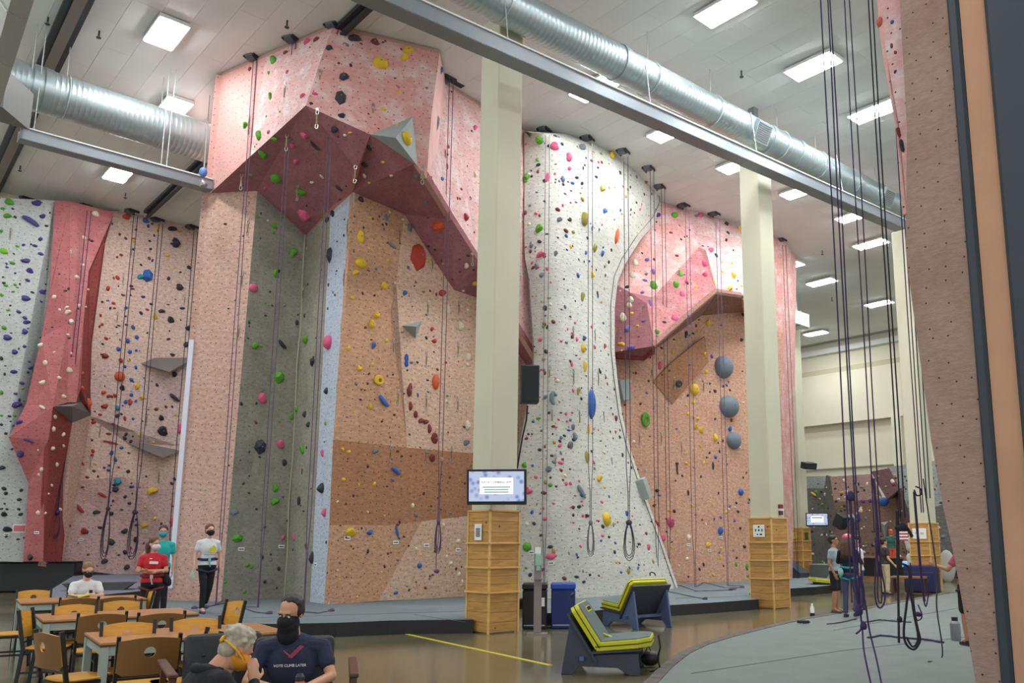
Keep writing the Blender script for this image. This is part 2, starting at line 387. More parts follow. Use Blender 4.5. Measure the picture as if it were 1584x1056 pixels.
# the rows go on over the camera, as the lamps in view imply
for s_, t_ in ((-6, 1), (-6, -6), (-6, -13), (2, -6), (2, -13), (10, -6), (10, -13), (18, -6), (18, -13), (-14, 1), (-14, -6), (-14, 8), (26, -6), (-11, 12), (-11, 17), (-19, 12), (-19, 17), (3.5, 14), (10, 11)):
    p = ST(s_, t_); lamp('ceiling_light', p.x, p.y, HC-.07, 'ceiling light out of sight above the photo', 'ceiling lights out of sight')
# short duct piece at the far pillar
p = ST(24.43-1.0, 9.17-.75, 11.45)
t = thing('short_duct', 'pale sheet-metal duct end crossing the far pillar top', 'duct', onS(1228, 494, 23.6)); 
MB().box((0, 0, 0), (.7, 1.5, .62), Rz(RZ+math.pi/2)).build('duct_box', mat('pale_metal', (205, 218, 212), .4, metal=.3), t)
MB().box((0, 0, 0), (.78, .06, .7), Rz(RZ+math.pi/2)).build('collar', mGalv, t)
MB().cyl((-.2, .2, .3), (-.2, .2, 1.4), .42, 24).build('riser', mSteelG, t, smooth='auto')
# ================================================================ mats on the ground, carpet, floor line
mMat = mat('grey_mat', (112, 124, 128), .8, var=.10, scale=1.2, bump=.15, bscale=60)
mMatEdge = mat('black_vinyl', (27, 28, 30), .45, bump=.2, bscale=9)
def slab(name, poly, z0, z1, mtop, mside, label=None, cat=None, seams=()):
    k = MB(); n = len(poly); a = [Vector((p[0], p[1], z0)) for p in poly]; b = [Vector((p[0], p[1], z1)) for p in poly]
    k.add(a+b, [tuple(range(n, 2*n))], 0); k.add(a+b, [(i, (i+1) % n, n+(i+1) % n, n+i) for i in range(n)]+[tuple(reversed(range(n)))], 1)
    o = k.build(name, [mtop, mside])
    if label: tag(o, label, cat)
    for i, (p, q) in enumerate(seams):
        MB().bar((p[0], p[1], z1+.002), (q[0], q[1], z1+.002), .02, .004).build('seam', mat('mat_seam', (84, 90, 92), .9), o)
    return o
ZM = .24
def g(u, v, z=0.0): p = atZ(u, v, z); return (p.x, p.y)
slab('floor_mat', [g(300, 985), g(420, 987), g(520, 985), g(600, 981), g(731, 979), (-2.3, 17.4), (-1.3, 22.2), (-4, 22.5), (-10.0, 22.5), (-10.05, 15.4)], 0, ZM, mMat, mMatEdge,
     'large grey landing mat with black vinyl edge under the pink prow wall', 'mat', [(g(880, 0+945, ZM) if 0 else g(300, 958, ZM), g(718, 945, ZM)), (g(640, 950, ZM), g(720, 962, ZM))])
slab('floor_mat', [(-1.0, 17.0), (-.15, 17.1), g(940, 960), g(1040, 952.5), g(1110, 947.5), g(1174, 942), (4.3, 22.6), (6.0, 30.5), (1.8, 27.5), (-1.2, 22.2)], 0, ZM-.002, mMat, mMatEdge,
     'grey landing mat with black edge under the white wall, between the two near pillars', 'mat', [(g(1045, 925, ZM), g(1172, 921, ZM))])
slab('floor_mat', [g(1222, 922.5), g(1262, 919.5), g(1300, 915), (9.2, 30.5), (8.8, 33), (6.2, 31), (4.6, 23)], 0, ZM-.004, mMat, mMatEdge, 'far grey landing mat with black edge just right of the second pillar', 'mat')
slab('floor_mat', [(-10.4, 17.2), (-10.15, 20.3), (-11.2, 23.0), (-13.9, 30.6), (-16.8, 29.6), (-16.9, 28.4), (-11.0, 17.3)], 0, .50, mat('blue_grey_mat', (112, 118, 132), .8, var=.08, scale=1.2), mMatEdge,
     'blue-grey thick mat at the foot of the far left wall behind the tables', 'mat')
# climbing area carpet on the right
cv = [g(1006, 1062), g(1030, 1036), g(1060, 1013), g(1090, 999), g(1130, 987), g(1165, 978), g(1200, 969), g(1240, 960), g(1280, 953), g(1330, 945), g(1400, 931), g(1470, 918)]
cv = [(.55, 9.2)]+cv+[(18, 26), (18, 5), (2, 4.5)]
mCarp = mat('grey_carpet', (118, 126, 122), .92, var=.07, scale=2.5, bump=.2, bscale=150)
mCarpE = mat('worn_carpet_edge', (98, 92, 86), .9, var=.3, scale=6)
cp = slab('carpet_mat', cv, 0, .035, mCarp, mCarpE, 'thin grey padded carpet covering the right side of the floor', 'carpet', [(g(1070, 1042, .03), g(1300, 1007, .03)), (g(1300, 1007, .03), g(1500, 985, .03)), (g(1290, 975, .03), g(1480, 941, .03))])
k = MB(); n = len(cv)
for i in range(0, 13):
    a = Vector((*cv[i], .038)); b = Vector((*cv[i+1], .038)); k.bar(a, b, .16, .012)
k.build('edge_strip', mCarpE, cp)
MB().bar((*g(622, 979), .003), (*g(852, 1029), .003), .06, .006).build('floor_tape', mat('yellow_tape', (205, 190, 40), .6)); tag(bpy.data.objects['floor_tape'], 'thin yellow tape line stuck on the polished floor in front of the mat', 'tape')
# ================================================================ climbing walls
SOLID = []       # (front triangles) for seating holds on the walls
def newell(P):
    n = Vector((0, 0, 0))
    for i in range(len(P)):
        a = P[i]; b = P[(i+1) % len(P)]; n += Vector(((a.y-b.y)*(a.z+b.z), (a.z-b.z)*(a.x+b.x), (a.x-b.x)*(a.y+b.y)))
    return n.normalized()
def finish_uv(me, n=None):
    uv = me.uv_layers.new(name='UVMap')
    for p in me.polygons:
        nn = n or p.normal; up = Vector((0, 0, 1)); e2 = (up-nn*nn.dot(up))
        e2 = e2.normalized() if e2.length > .05 else Vector((0, 1, 0)); e1 = e2.cross(nn).normalized()
        for li in p.loop_indices:
            c = me.vertices[me.loops[li].vertex_index].co; uv.data[li].uv = (c.dot(e1)+50, c.dot(e2)+50)
def facet(name, P, m, parent, thick=.14, reg=None, rim=None):
    P = [Vector(p) for p in P]; n = newell(P); ctr = sum(P, Vector())/len(P)
    if n.dot(Vector((0, 0, EYE))-ctr) < 0: P.reverse(); n = -n
    bm = bmesh.new(); fv = [bm.verts.new(p) for p in P]; bv = [bm.verts.new(p-n*thick) for p in P]
    f0 = bm.faces.new(fv); N = len(P)
    bk = bm.faces.new(list(reversed(bv)))
    sides = [bm.faces.new((fv[(i+1) % N], fv[i], bv[i], bv[(i+1) % N])) for i in range(N)]
    for f in sides: f.material_index = 1 if rim else 0
    bmesh.ops.triangulate(bm, faces=[f0, bk], ngon_method='BEAUTY')
    me = bpy.data.meshes.new(name); bm.to_mesh(me); bm.free(); me.materials.append(m)
    if rim: me.materials.append(rim)
    finish_uv(me)
    o = bpy.data.objects.new(name, me); C.objects.link(o); o.parent = parent
    if reg is not None:
        tt = [tuple(p.vertices) for p in me.polygons if p.normal.dot(n) > .3 and all(v < N for v in p.vertices)]
        REG.setdefault(reg, []).append(([v.co.copy() for v in me.vertices], tt))
    return o
REG = {}
Wpeach = wallmat('peach_wall', (214, 174, 156), (222, 190, 178), .5, 1.0)
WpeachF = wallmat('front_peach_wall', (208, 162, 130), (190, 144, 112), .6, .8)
WpeachL = wallmat('lit_peach_wall', (218, 182, 156), (226, 196, 174), .5, .9)
WpeachD = wallmat('shaded_peach_wall', (180, 130, 96), (160, 114, 84), .6, .9)
WpinkA = wallmat('salmon_wall', (224, 164, 156), (236, 216, 212), .9, 1.6, fine=.16)
WpinkP = wallmat('pale_pink_wall', (226, 180, 175), (236, 226, 224), .85, 2.2, fine=.16)
WpinkPl = wallmat('plain_pink_wall', (232, 176, 166), (236, 190, 182), .5, 1.0, fine=.1)
Wmar = wallmat('maroon_wall', (162, 106, 110), (182, 132, 134), .55, 2.2, fine=.12, dark=.4)
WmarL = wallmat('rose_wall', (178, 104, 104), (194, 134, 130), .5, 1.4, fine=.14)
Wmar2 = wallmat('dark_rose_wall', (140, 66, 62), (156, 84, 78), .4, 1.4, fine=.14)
Wgray = wallmat('grey_wall', (162, 158, 142), (134, 131, 117), .8, 1.1, fine=.22, dark=.4)
WgrayB = wallmat('lit_grey_wall', (196, 206, 220), (180, 190, 206), .6, 1.5, fine=.2)
Wwhite = wallmat('white_wall', (212, 211, 200), (184, 183, 172), .6, .9, fine=.2, dark=.15)
WwhiteL = wallmat('left_white_wall', (202, 206, 202), (186, 188, 182), .6, .9, fine=.2, dark=.15)
WlG = wallmat('plain_peach_wall', (216, 176, 158), (206, 164, 146), .6, .7, fine=.12)
mRim = mat('wall_rim', (196, 150, 136), .8)
WALLS = {}
def wall(key, label):
    t = thing('climbing_wall', label, 'climbing wall'); WALLS[key] = t; return t
# ---- central prow wall
tD = wall('prow', 'tall pink and peach prow climbing wall with dark maroon overhang at the centre left')
ZB = ZM-.02
V = {}
V['a0'] = atZ(267, 930, ZB); V['b0'] = atZ(342, 931, ZB); V['c0'] = atZ(440, 926, ZB); V['d0'] = atZ(506, 936, ZB); V['e0'] = atZ(720, 923, ZB)
Ya, Yb, Yc, Yd = V['a0'].y, V['b0'].y, V['c0'].y, V['d0'].y
V['a1'] = atY(322, 298, Ya); V['b1'] = atY(398, 295, Yb); V['c1'] = atY(473, 364, Yc); V['d1'] = atY(546, 297, Yd)
# front plane
nf = (V['e0']-V['d0']).cross(V['d1']-V['d0']).normalized()
def FP(u, v, off=0.0): return onPlane(u, v, V['d0']+nf*off*(-1 if nf.y > 0 else 1), nf)
facet('left_panel', [V['a0'], V['b0'], V['b1'], V['a1']], Wpeach, tD, reg='prow')
facet('left_return', [V['a0'], V['a1'], V['a1']+Vector((-1.2, 2.6, 0)), V['a0']+Vector((-1.2, 2.6, 0))], Wpeach, tD)
facet('grey_panel', [V['b0'], V['c0'], V['c1'], V['b1']], Wgray, tD, reg='prow')
# grey right face rounds off into a strip, its light painted in bluish white
p0 = V['c0'].lerp(V['d0'], .62); p1 = V['c1'].lerp(V['d1'], .55)
facet('grey_panel', [V['c0'], p0, p1, V['c1']], Wgray, tD, reg='prow')
facet('lit_edge_strip', [p0, V['d0'], V['d1'], p1], WgrayB, tD, reg='prow', thick=.05)
a_ = V['a0'].lerp(V['a1'], .03); b_ = V['a0'].lerp(V['a1'], .62); MB().bar(a_+Vector((-.07, -.02, 0)), b_+Vector((-.07, -.02, 0)), .12, .08, up=(0, 1, 0)).build('lit_edge', mat('lit_edge_white', (226, 226, 240), .7), tD)  # pale bar puts the light on the prow's left edge into colour
MB().tube([V['c0'].lerp(V['c1'], q/8)+Vector((.02*math.sin(q*2.3), -.03, 0)) for q in range(9)], .022, 6).build('corner_seam', mat('seam_putty', (178, 174, 150), .8), tD)
# peach front, five facets on shallow creases; their tones mix shading into the paint
f_tl = V['d1']; f_p1 = FP(625, 331); f_p2 = FP(702, 448); f_p3 = FP(742, 462); f_r = FP(832, 590); f_rb = atZ(834, 921, ZB)
f_rb = FP(834, 917)
q_a = FP(606, 480, .10); q_b = FP(613, 440, .06); q_c = FP(630, 692, .14); q_l = FP(520, 680, .02); q_m = FP(742, 702, .10)
q_d = FP(514, 812, .06); q_e = FP(602, 812, .10); q_f = FP(652, 806, .12); q_g = FP(722, 798, .08); q_h = FP(586, 929, .03)
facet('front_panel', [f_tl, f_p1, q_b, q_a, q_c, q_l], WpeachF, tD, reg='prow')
facet('front_panel', [f_p1, f_p2, f_p3, f_r, FP(832, 700, .1), q_m, q_c, q_a, q_b], WpeachL, tD, reg='prow')
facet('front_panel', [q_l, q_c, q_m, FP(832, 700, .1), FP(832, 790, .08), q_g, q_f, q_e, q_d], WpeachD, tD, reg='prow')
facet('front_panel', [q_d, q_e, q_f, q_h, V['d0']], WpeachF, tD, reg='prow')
facet('front_panel', [q_f, q_g, FP(832, 790, .08), f_rb, V['e0'], q_h], WpeachL, tD, reg='prow')
# overhang
o1 = V['a1']+Vector((.02, -.05, .02)); o1 = atY(326, 298, Ya-.05)
T2 = atZ(514, 43, 13.2); T3 = atZ(680, 82, 13.2); o3 = atY(573, 208, 17.5); nT = (T3-T2).cross(o3-T2).normalized()
def TP(u, v): return onPlane(u, v, T2, nT)
o2 = TP(473, 163); o4 = TP(643, 252); o5 = TP(660, 276); o6 = atY(699, 340, 19.9); o7 = atY(741, 406, 21.0); o8 = atY(832, 560, 22.4)
t1 = atZ(343, 117, 13.2); t2 = atZ(514, 43, 13.2); t3 = atZ(680, 82, 13.2); t4 = atZ(690, 131, 13.2); t5 = atZ(745, 166, 13.2); t6 = atZ(816, 205, 13.2)
r1 = TP(667, 182); r2 = atY(677, 230, 19.4)
facet('overhang_underside', [o1, o2, o3, atY(552, 262, 18.1), atY(515, 318, 19.9), V['c1'], V['b1']], Wmar, tD, reg='prow')
facet('overhang_crease', [o3, V['d1'], V['c1'], atY(515, 318, 19.9), atY(552, 262, 18.1)], wallmat('crease_rose', (204, 132, 124), (212, 156, 150), .5, 1.4, fine=.14), tD, reg='prow')
facet('overhang_underside', [o3, o4, o5, o6, o7, o8, f_r, f_p3, f_p2, f_p1, V['d1']], Wmar, tD, reg='prow')
h1 = t1.lerp(t2, .42); h2 = o1.lerp(o2, .45); m1 = TP(496, 92)
facet('top_left_panel', [t1, h1, h2, o1], WpinkPl, tD, rim=mRim, reg='prow')
facet('top_left_panel', [h1, t2, m1, o2, h2], WpinkP, tD, rim=mRim, reg='prow')
facet('top_front_panel', [t2, t3, r1, o5, o4, o3, o2, m1], WpinkA, tD, rim=mRim, reg='prow')
facet('top_side_panel', [t3, t4, r2, o5, r1], mat('pale_rose', (232, 186, 178), .85, var=.08, scale=2), tD, rim=mRim, reg='prow')
facet('right_pink_panel', [t4, t5, t6, atY(832, 480, 22.6), o8, o7, o6, o5, r2], WpinkP, tD, rim=mRim, reg='prow')
facet('left_return_top', [t1, o1, o1+Vector((-1.2, 2.6, 0)), t1+Vector((-1.2, 2.6, 0))], WpinkPl, tD)
facet('capping', [t1, t2, t3, t4, t5, t5+Vector((-2, 3, 0)), t1+Vector((-1.2, 2.8, 0))], mRim, tD, thick=.08)
# volumes bolted on the prow
mVol = mat('volume_grey', (158, 168, 166), .7, var=.06, scale=3); mVolD = mat('volume_dark', (70, 76, 80), .7, var=.06, scale=3)
def volume(name, pts, apex, fac, label, mats=None, parent=None):
    P = [Vector(p) for p in pts]; A = Vector(apex); k = MB(); n = len(P)
    k.add(P+[A], [(i, (i+1) % n, n) for i in range(n)]+[tuple(range(n))]); o = k.build(name, mats or mVol); tag(o, label, 'volume'); 
    REG.setdefault('vol', []).append((P+[A], [(i, (i+1) % n, n) for i in range(n)])); return o
volume('wall_volume', [TP(574, 208), TP(639, 180), TP(646, 257)], onPlane(612, 213, T2-nT*(.75 if nT.y > 0 else -.75), nT), None, 'large grey triangular volume with a yellow hold at the overhang lip')
volume('wall_volume', [FP(617, 503), FP(654, 495), FP(643, 526)], FP(644, 505, .45), None, 'small grey pyramid volume on the peach front wall')
# ---- white curved wall
tE = wall('white', 'tall curved white climbing wall with a narrow waist and flared foot')
rows = [(203, 811, 812, 22.3, 22.3), (207, 811, 880, 22.3, 23.0), (222, 811, 932, 22.3, 24.0), (240, 811, 972, 22.3, 25.2), (262, 811, 1001, 22.3, 26.4), (290, 811, 1017, 22.25, 27.2), (312, 811, 1020, 22.2, 27.4), (336, 811, 1009, 22.15, 27.0),
        (362, 811, 986, 22.1, 26.2), (400, 812, 961, 22.0, 25.2), (428, 818, 949, 21.95, 24.7), (470, 821, 944, 21.9, 24.4), (540, 826, 944, 21.8, 24.2), (580, 825, 948, 21.75, 24.3), (640, 813, 956, 21.7, 24.6), (690, 803, 968, 21.65, 24.8), (760, 797, 991, 21.6, 25.0), (840, 792, 1020, 21.6, 25.3), (909, 788, 1044, 21.6, 25.6)]
def whitewall():
    NU = 18; vs = []; fs = []; dz = None
    for (v, ul, ur, yl, yr) in rows:
        for i in range(NU+1):
            q = i/NU; u = ul+(ur-ul)*q; foot = max(0, (v-560)/350)
            Y = yl+(yr-yl)*(q**2.3)-(1.0+.4*foot)*math.sin(math.pi*min(1, q*1.0))*.55
            p = atY(u, v, Y); vs.append(p)
    # the bottom row goes down to the mat
    for i in range(NU+1):
        p = vs[(len(rows)-1)*(NU+1)+i]; p.z = ZB
    M_ = len(rows); o = len(vs)
    for j in range(M_-1):
        for i in range(NU):
            a = j*(NU+1)+i; fs.append((a, a+NU+1, a+NU+2, a+1))
    bk = [p+Vector((.15, .45, 0)) for p in vs]; front = list(fs)
    fs += [(o+a, o+d, o+c, o+b) for a, b, c, d in front]
    per = [i for i in range(NU+1)]+[j*(NU+1)+NU for j in range(1, M_)]+[(M_-1)*(NU+1)+i for i in range(NU-1, -1, -1)]+[j*(NU+1) for j in range(M_-2, 0, -1)]
    for i in range(len(per)):
        a = per[i]; b = per[(i+1) % len(per)]; fs.append((a, b, o+b, o+a))
    me = bpy.data.meshes.new('curved_panel'); me.from_pydata(vs+bk, [], fs); me.materials.append(Wwhite)
    finish_uv(me, Vector((0, -1, 0)))
    for p in me.polygons: p.use_smooth = True
    me.set_sharp_from_angle(angle=math.radians(50))
    ob = bpy.data.objects.new('curved_panel', me); C.objects.link(ob); ob.parent = tE
    REG.setdefault('white', []).append((vs, front))
    ch = [vs[j*(NU+1)+NU] for j in range(M_)]
    MB().tube([p+Vector((.02, -.02, 0)) for p in ch], .014, 6).build('edge_trim', mat('edge_grey', (120, 116, 110), .7), tE)
    ch = [vs[j*(NU+1)] for j in range(10, 17)]
    MB().tube([p+Vector((-.02, -.02, 0)) for p in ch], .014, 6).build('edge_trim', MATS['edge_grey'], tE)
whitewall()
# ---- right pink wall
tF = wall('rightpink', 'pink and peach climbing wall with boxy overhang behind the second pillar')
B0 = atZ(1030, 905, ZB); B0 = Vector((1.9, 27.3, ZB)); B1 = Vector((7.95, 31.7, ZB))
nF = Vector((-(B1-B0).y, (B1-B0).x, 0)).normalized()
if nF.y > 0: nF = -nF
def RP(u, v, off=0.0): return onPlane(u, v, B0+nF*off, nF)
t1f = RP(1008, 306); t2f = RP(1062, 320); t3f = RP(1149, 346); t4f = RP(1212, 371)
facet('peach_panel', [B0, RP(1204, 898), RP(1207, 640), RP(1210, 515), RP(1149, 480), RP(1085, 487), RP(1012, 540), RP(940, 548)], wallmat('right_peach_wall', (214, 168, 142), (200, 150, 124), .7, .8), tF, reg='rightpink')
e1 = RP(1012, 535, 1.9); e2 = RP(1109, 451, 1.7); e3 = RP(1150, 457, 1.6); e4 = RP(1081, 382, .75); e5 = RP(1092, 387, 1.0); e6 = RP(1150, 380, .7); e7 = RP(1010, 460, .9); e8 = RP(1001, 470, 1.3); e9 = RP(946, 436, .2); e10 = RP(975, 452, .6); e11 = RP(944, 545, .6)
facet('upper_pink_panel', [t1f, t2f, RP(1072, 360, .2), e4, e7, e10, e9, RP(944, 420, .1)], WpinkA, tF, reg='rightpink', rim=mRim)
facet('upper_pale_panel', [t2f, t3f, e6, e5, e4, RP(1072, 360, .2)], WpinkP, tF, reg='rightpink', rim=mRim)
facet('side_pink_panel', [t3f, t4f, RP(1210, 515), RP(1200, 512), RP(1150, 480), e3, e6], WpinkA, tF, reg='rightpink', rim=mRim)
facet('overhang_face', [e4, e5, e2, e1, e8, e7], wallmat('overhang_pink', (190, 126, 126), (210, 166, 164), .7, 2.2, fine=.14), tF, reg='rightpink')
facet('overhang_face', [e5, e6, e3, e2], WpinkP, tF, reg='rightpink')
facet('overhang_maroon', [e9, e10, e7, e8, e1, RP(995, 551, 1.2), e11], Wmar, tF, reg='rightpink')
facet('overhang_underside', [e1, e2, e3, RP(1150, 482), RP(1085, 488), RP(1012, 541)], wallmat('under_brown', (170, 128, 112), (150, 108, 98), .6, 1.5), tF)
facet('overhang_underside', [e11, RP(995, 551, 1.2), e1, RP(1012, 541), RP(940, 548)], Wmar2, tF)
facet('dihedral_panel', [RP(1010, 590, .02), RP(1040, 625, .03), RP(1096, 560, .3), RP(1090, 520, .25), RP(1040, 560, .2)], WpeachD, tF, reg='rightpink', thick=.08)
facet('lower_panel', [RP(1012, 716, .01), RP(1045, 745, .06), RP(1075, 735, .03), RP(1072, 898, .02), RP(1030, 900, .02)], MATS['right_peach_wall'], tF, reg='rightpink', thick=.08)
facet('right_return', [t4f, RP(1204, 898), RP(1204, 898)+Vector((1.0, 2.0, 0)), t4f+Vector((1.0, 2.0, 0))], WpinkA, tF)
# ---- far left walls
tB = wall('maroon', 'maroon climbing wall with jutting arete at the far left')
tA = wall('leftwhite', 'pale grey-white climbing wall at the left edge of the photo')
tC = wall('leftpeach', 'peach climbing wall between the maroon wall and the pink prow')
YL = 28.6
def LP_(u, v, off=0.0):   # back-left plane, running along the building grid
    return onT(u, v, tL-off)
tL = toST(atZ(170, 890, .46))[1]
def ground(p, z=.48): p = Vector(p); p.z = z; return p
bl = [(85, 310), (84, 379), (77, 450), (64, 521), (51, 578), (40, 625), (14, 676), (44, 747), (40, 816), (36, 869)]
A_R = [LP_(u, v, .35) for u, v in bl]
facet('white_panel', [LP_(-60, 303, .2)]+[A_R[0]]+A_R[1:]+[LP_(-60, 866, .2)], WwhiteL, tA, reg='leftwhite', rim=mRim)
off = {}
b_top = [LP_(85, 310, .5), LP_(108, 311, .55), LP_(176, 328, .4)]
b_bl = [LP_(84, 379, .5), LP_(77, 450, .6), LP_(64, 521, .7), LP_(51, 578, .8), LP_(40, 625, .9), LP_(14, 676, 1.0)]
bs = [LP_(172, 340, .45), LP_(137, 420, .7), LP_(129, 500, .9), LP_(125, 600, 1.0)]
b_c = LP_(82, 629, 1.7); b_k = LP_(118, 622, 1.35)
facet('rose_panel', [b_top[0], b_top[1], LP_(108, 400, .62), LP_(106, 500, .8), LP_(104, 622, 1.4), b_c, b_bl[5], b_bl[4], b_bl[3], b_bl[2], b_bl[1], b_bl[0]], WmarL, tB, reg='maroon', rim=mRim)
facet('rose_panel', [b_top[1], b_top[2], bs[0], bs[1], bs[2], bs[3], b_k, LP_(104, 622, 1.4), LP_(106, 500, .8), LP_(108, 400, .62)], wallmat('rose_wall_b', (184, 110, 108), (200, 146, 142), .55, 1.4, fine=.14), tB, reg='maroon', rim=mRim)
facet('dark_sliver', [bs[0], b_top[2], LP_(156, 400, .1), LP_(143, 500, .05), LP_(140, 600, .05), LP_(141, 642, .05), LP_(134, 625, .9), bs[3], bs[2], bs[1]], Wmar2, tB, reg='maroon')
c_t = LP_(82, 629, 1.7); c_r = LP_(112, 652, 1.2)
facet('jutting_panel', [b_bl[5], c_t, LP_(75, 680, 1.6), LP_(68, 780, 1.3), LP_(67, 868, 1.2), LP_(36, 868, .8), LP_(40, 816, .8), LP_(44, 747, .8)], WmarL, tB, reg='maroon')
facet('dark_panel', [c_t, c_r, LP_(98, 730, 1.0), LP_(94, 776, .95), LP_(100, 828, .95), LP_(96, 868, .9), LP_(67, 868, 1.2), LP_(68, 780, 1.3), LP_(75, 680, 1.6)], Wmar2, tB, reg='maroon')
facet('gap_filler', [c_r, LP_(141, 642, .05), LP_(141, 700, .02), LP_(96, 868, .05), LP_(96, 868, .9), LP_(100, 828, .95), LP_(98, 730, 1.0)], Wpeach, tB)
volume('wall_volume', [LP_(84, 628, 1.75), LP_(126, 622, 1.1), LP_(141, 641, .1), LP_(112, 655, 1.15)], LP_(112, 628, 1.9), None, 'dark grey shelf volume on the maroon wall', mat('shelf_brown', (122, 112, 108), .8))
c0_, c1_, c2_, c3_, c4_ = LP_(150, 326), LP_(245, 333), LP_(247, 336), LP_(258, 340), LP_(330, 356)
WC = wallmat('left_peach_wall', (232, 200, 182), (220, 190, 180), .7, .7)
facet('peach_panel', [LP_(155, 326), LP_(176, 327), LP_(225, 325), LP_(245, 333), LP_(258, 340), LP_(335, 357), LP_(335, 545), LP_(218, 560), LP_(140, 560)], WC, tC, reg='leftpeach', rim=mRim)
facet('peach_panel', [LP_(140, 560), LP_(218, 560), LP_(335, 545), LP_(335, 690), LP_(278, 690), LP_(195, 684), LP_(130, 640)], wallmat('left_peach_wall_b', (228, 198, 186), (214, 188, 186), .7, .7), tC, reg='leftpeach')
facet('peach_panel', [LP_(130, 640), LP_(195, 684), LP_(278, 690), LP_(335, 690), LP_(335, 780), LP_(252, 780), LP_(190, 737), LP_(90, 746), LP_(90, 640)], WC, tC, reg='leftpeach')
facet('peach_panel', [LP_(90, 746), LP_(190, 737, .25), LP_(252, 780), LP_(335, 780), LP_(335, 905), LP_(60, 875)], wallmat('left_peach_low', (216, 180, 172), (204, 176, 174), .7, .8), tC, reg='leftpeach')
for pts, ap, lb in (([LP_(218, 562), LP_(240, 553), LP_(301, 553), LP_(299, 560)], LP_(262, 575, .55), 'wide brown shelf volume high on the left peach wall'), ([LP_(195, 684), LP_(228, 686), LP_(281, 697), LP_(258, 700)], LP_(252, 708, .5), 'slim brown shelf volume low on the left peach wall')):
    volume('wall_volume', pts, ap, None, lb, MATS['shelf_brown'])
# ---- right foreground wall end
tG = wall('rightend', 'big brown end of an overhanging climbing wall with dark padded posts along the right edge of the photo')
E0 = Vector((4.32, 9.05, 0)); nG = Vector((-CA, -SA, 0))
def GP(u, v, off=0.0): return onPlane(u, v, E0+nG*off, nG)
def gz(u, v, z, off=0.0): p = GP(u, v, off); p.z = z; return p
vx = Vector((SA, -CA, 0))
WG = wallmat('end_brown_wall', (176, 146, 132), (160, 128, 112), .7, 1.2, grid=.23, dot=.045, fine=.14)
gl = [(1401, 370), (1405, 425), (1421, 540), (1440, 680), (1458, 780), (1476, 860), (1494, 960), (1512, 1070)]
tl = GP(1401, 370); topz = 12.4
ul = tl+Vector((0, 0, 0)); ul.z = topz
x1 = GP(1500, 430)      # inner edge of the pad (vertical)
xr = Vector((x1.x, x1.y, topz)); xr0 = Vector((x1.x, x1.y, 0)); bot = GP(1512, 1070)
p_top = GP(1396, -30); 
facet('end_panel', [GP(u, v) for u, v in gl]+[xr0, xr, Vector((p_top.x, p_top.y, topz)), GP(1403, 200)], WG, tG, thick=3.2, reg='rightend', rim=WpinkP)
def strip(u0, u1, off, m, nm, bevel=0.0):
    a = GP(u0, 430); b = GP(u1, 430); a.z = b.z = 0; k = MB().prism([a+nG*off, b+nG*off, b-nG*.3, a-nG*.3], (0, 0, topz)); return k.build(nm, m, tG, bevel=bevel)
mPadB = mat('padded_blue_black', (50, 60, 70), .5, var=.1, scale=1.5)
strip(1501, 1520, .07, mPadB, 'padded_strip', .03); strip(1520.5, 1565, .03, mat('peach_board', (206, 156, 122), .7, var=.06, scale=2), 'side_board'); strip(1565.5, 1680, .16, mPadB, 'padded_post', .05)
a = GP(1521, 430); b = GP(1565, 430)
# climbing face going away behind the end, bulging at the top
dv = Vector((CA, SA, 0))
bul = [GP(1403, 330, -.25), GP(1392, 200, -.25), GP(1372, 90, -.25), GP(1364, 30, -.25), GP(1360, -60, -.25)]
bk2 = [p+dv*1.8 for p in bul]
facet('bulge_face', bul+[GP(1430, -60, -.25), GP(1430, 330, -.25)], WpinkP, tG, thick=.05, reg='rightend')
for i in range(4): facet('bulge_side', [bul[i], bul[i+1], bk2[i+1], bk2[i]], WpinkPl, tG, thick=.05)
# ---- far bouldering wall
tH = wall('boulder', 'low far bouldering wall of brown and grey facets under the back wall')
S_H = 31.5
def HP(u, v, off=0.0): return onS(u, v, S_H-off)
Wb = wallmat('boulder_brown', (166, 134, 122), (148, 116, 106), .7, .6); Wbg = wallmat('boulder_grey', (172, 176, 172), (150, 152, 148), .7, .6); Wbd = wallmat('boulder_dark', (120, 116, 112), (100, 96, 92), .7, .8); Wbm = wallmat('boulder_maroon', (112, 82, 84), (96, 70, 72), .7, .8)
facet('grey_panel', [HP(1195, 738), HP(1278, 736), HP(1274, 756), HP(1195, 755)], Wbg, tH, reg='boulder')
facet('dark_panel', [HP(1195, 755), HP(1276, 755), HP(1280, 830), HP(1285, 890), HP(1195, 890)], Wbd, tH, reg='boulder')
facet('brown_side', [HP(1278, 735, .3), HP(1284, 737, .6), HP(1292, 790, .9), HP(1290, 890, .6), HP(1275, 890), HP(1275, 770)], Wbd, tH, reg='boulder')
facet('brown_panel', [HP(1284, 737, .6), HP(1347, 733, .6), HP(1362, 765, .7), HP(1362, 772, .9), HP(1290, 776, .9)], Wb, tH, reg='boulder')
facet('brown_panel', [HP(1290, 776, .9), HP(1384, 770, .9), HP(1398, 830, .8), HP(1405, 890, .6), HP(1288, 890, .6)], wallmat('boulder_brown_b', (146, 116, 100), (128, 98, 86), .7, .6), tH, reg='boulder')
facet('maroon_roof', [HP(1347, 729, 1.6), HP(1374, 724, 1.6), HP(1391, 756, 1.8), HP(1372, 772, 2.0), HP(1360, 752, 1.8)], Wbm, tH, reg='boulder')
facet('maroon_under', [HP(1372, 772, 2.0), HP(1391, 756, 1.8), HP(1415, 840, .9), HP(1405, 850, .9), HP(1384, 770, .9)], Wbm, tH, reg='boulder')
facet('grey_panel', [HP(1372, 722, .4), HP(1480, 710, .4), HP(1480, 800, .4), HP(1410, 800, .4), HP(1391, 756, .4)], Wbg, tH, reg='boulder')
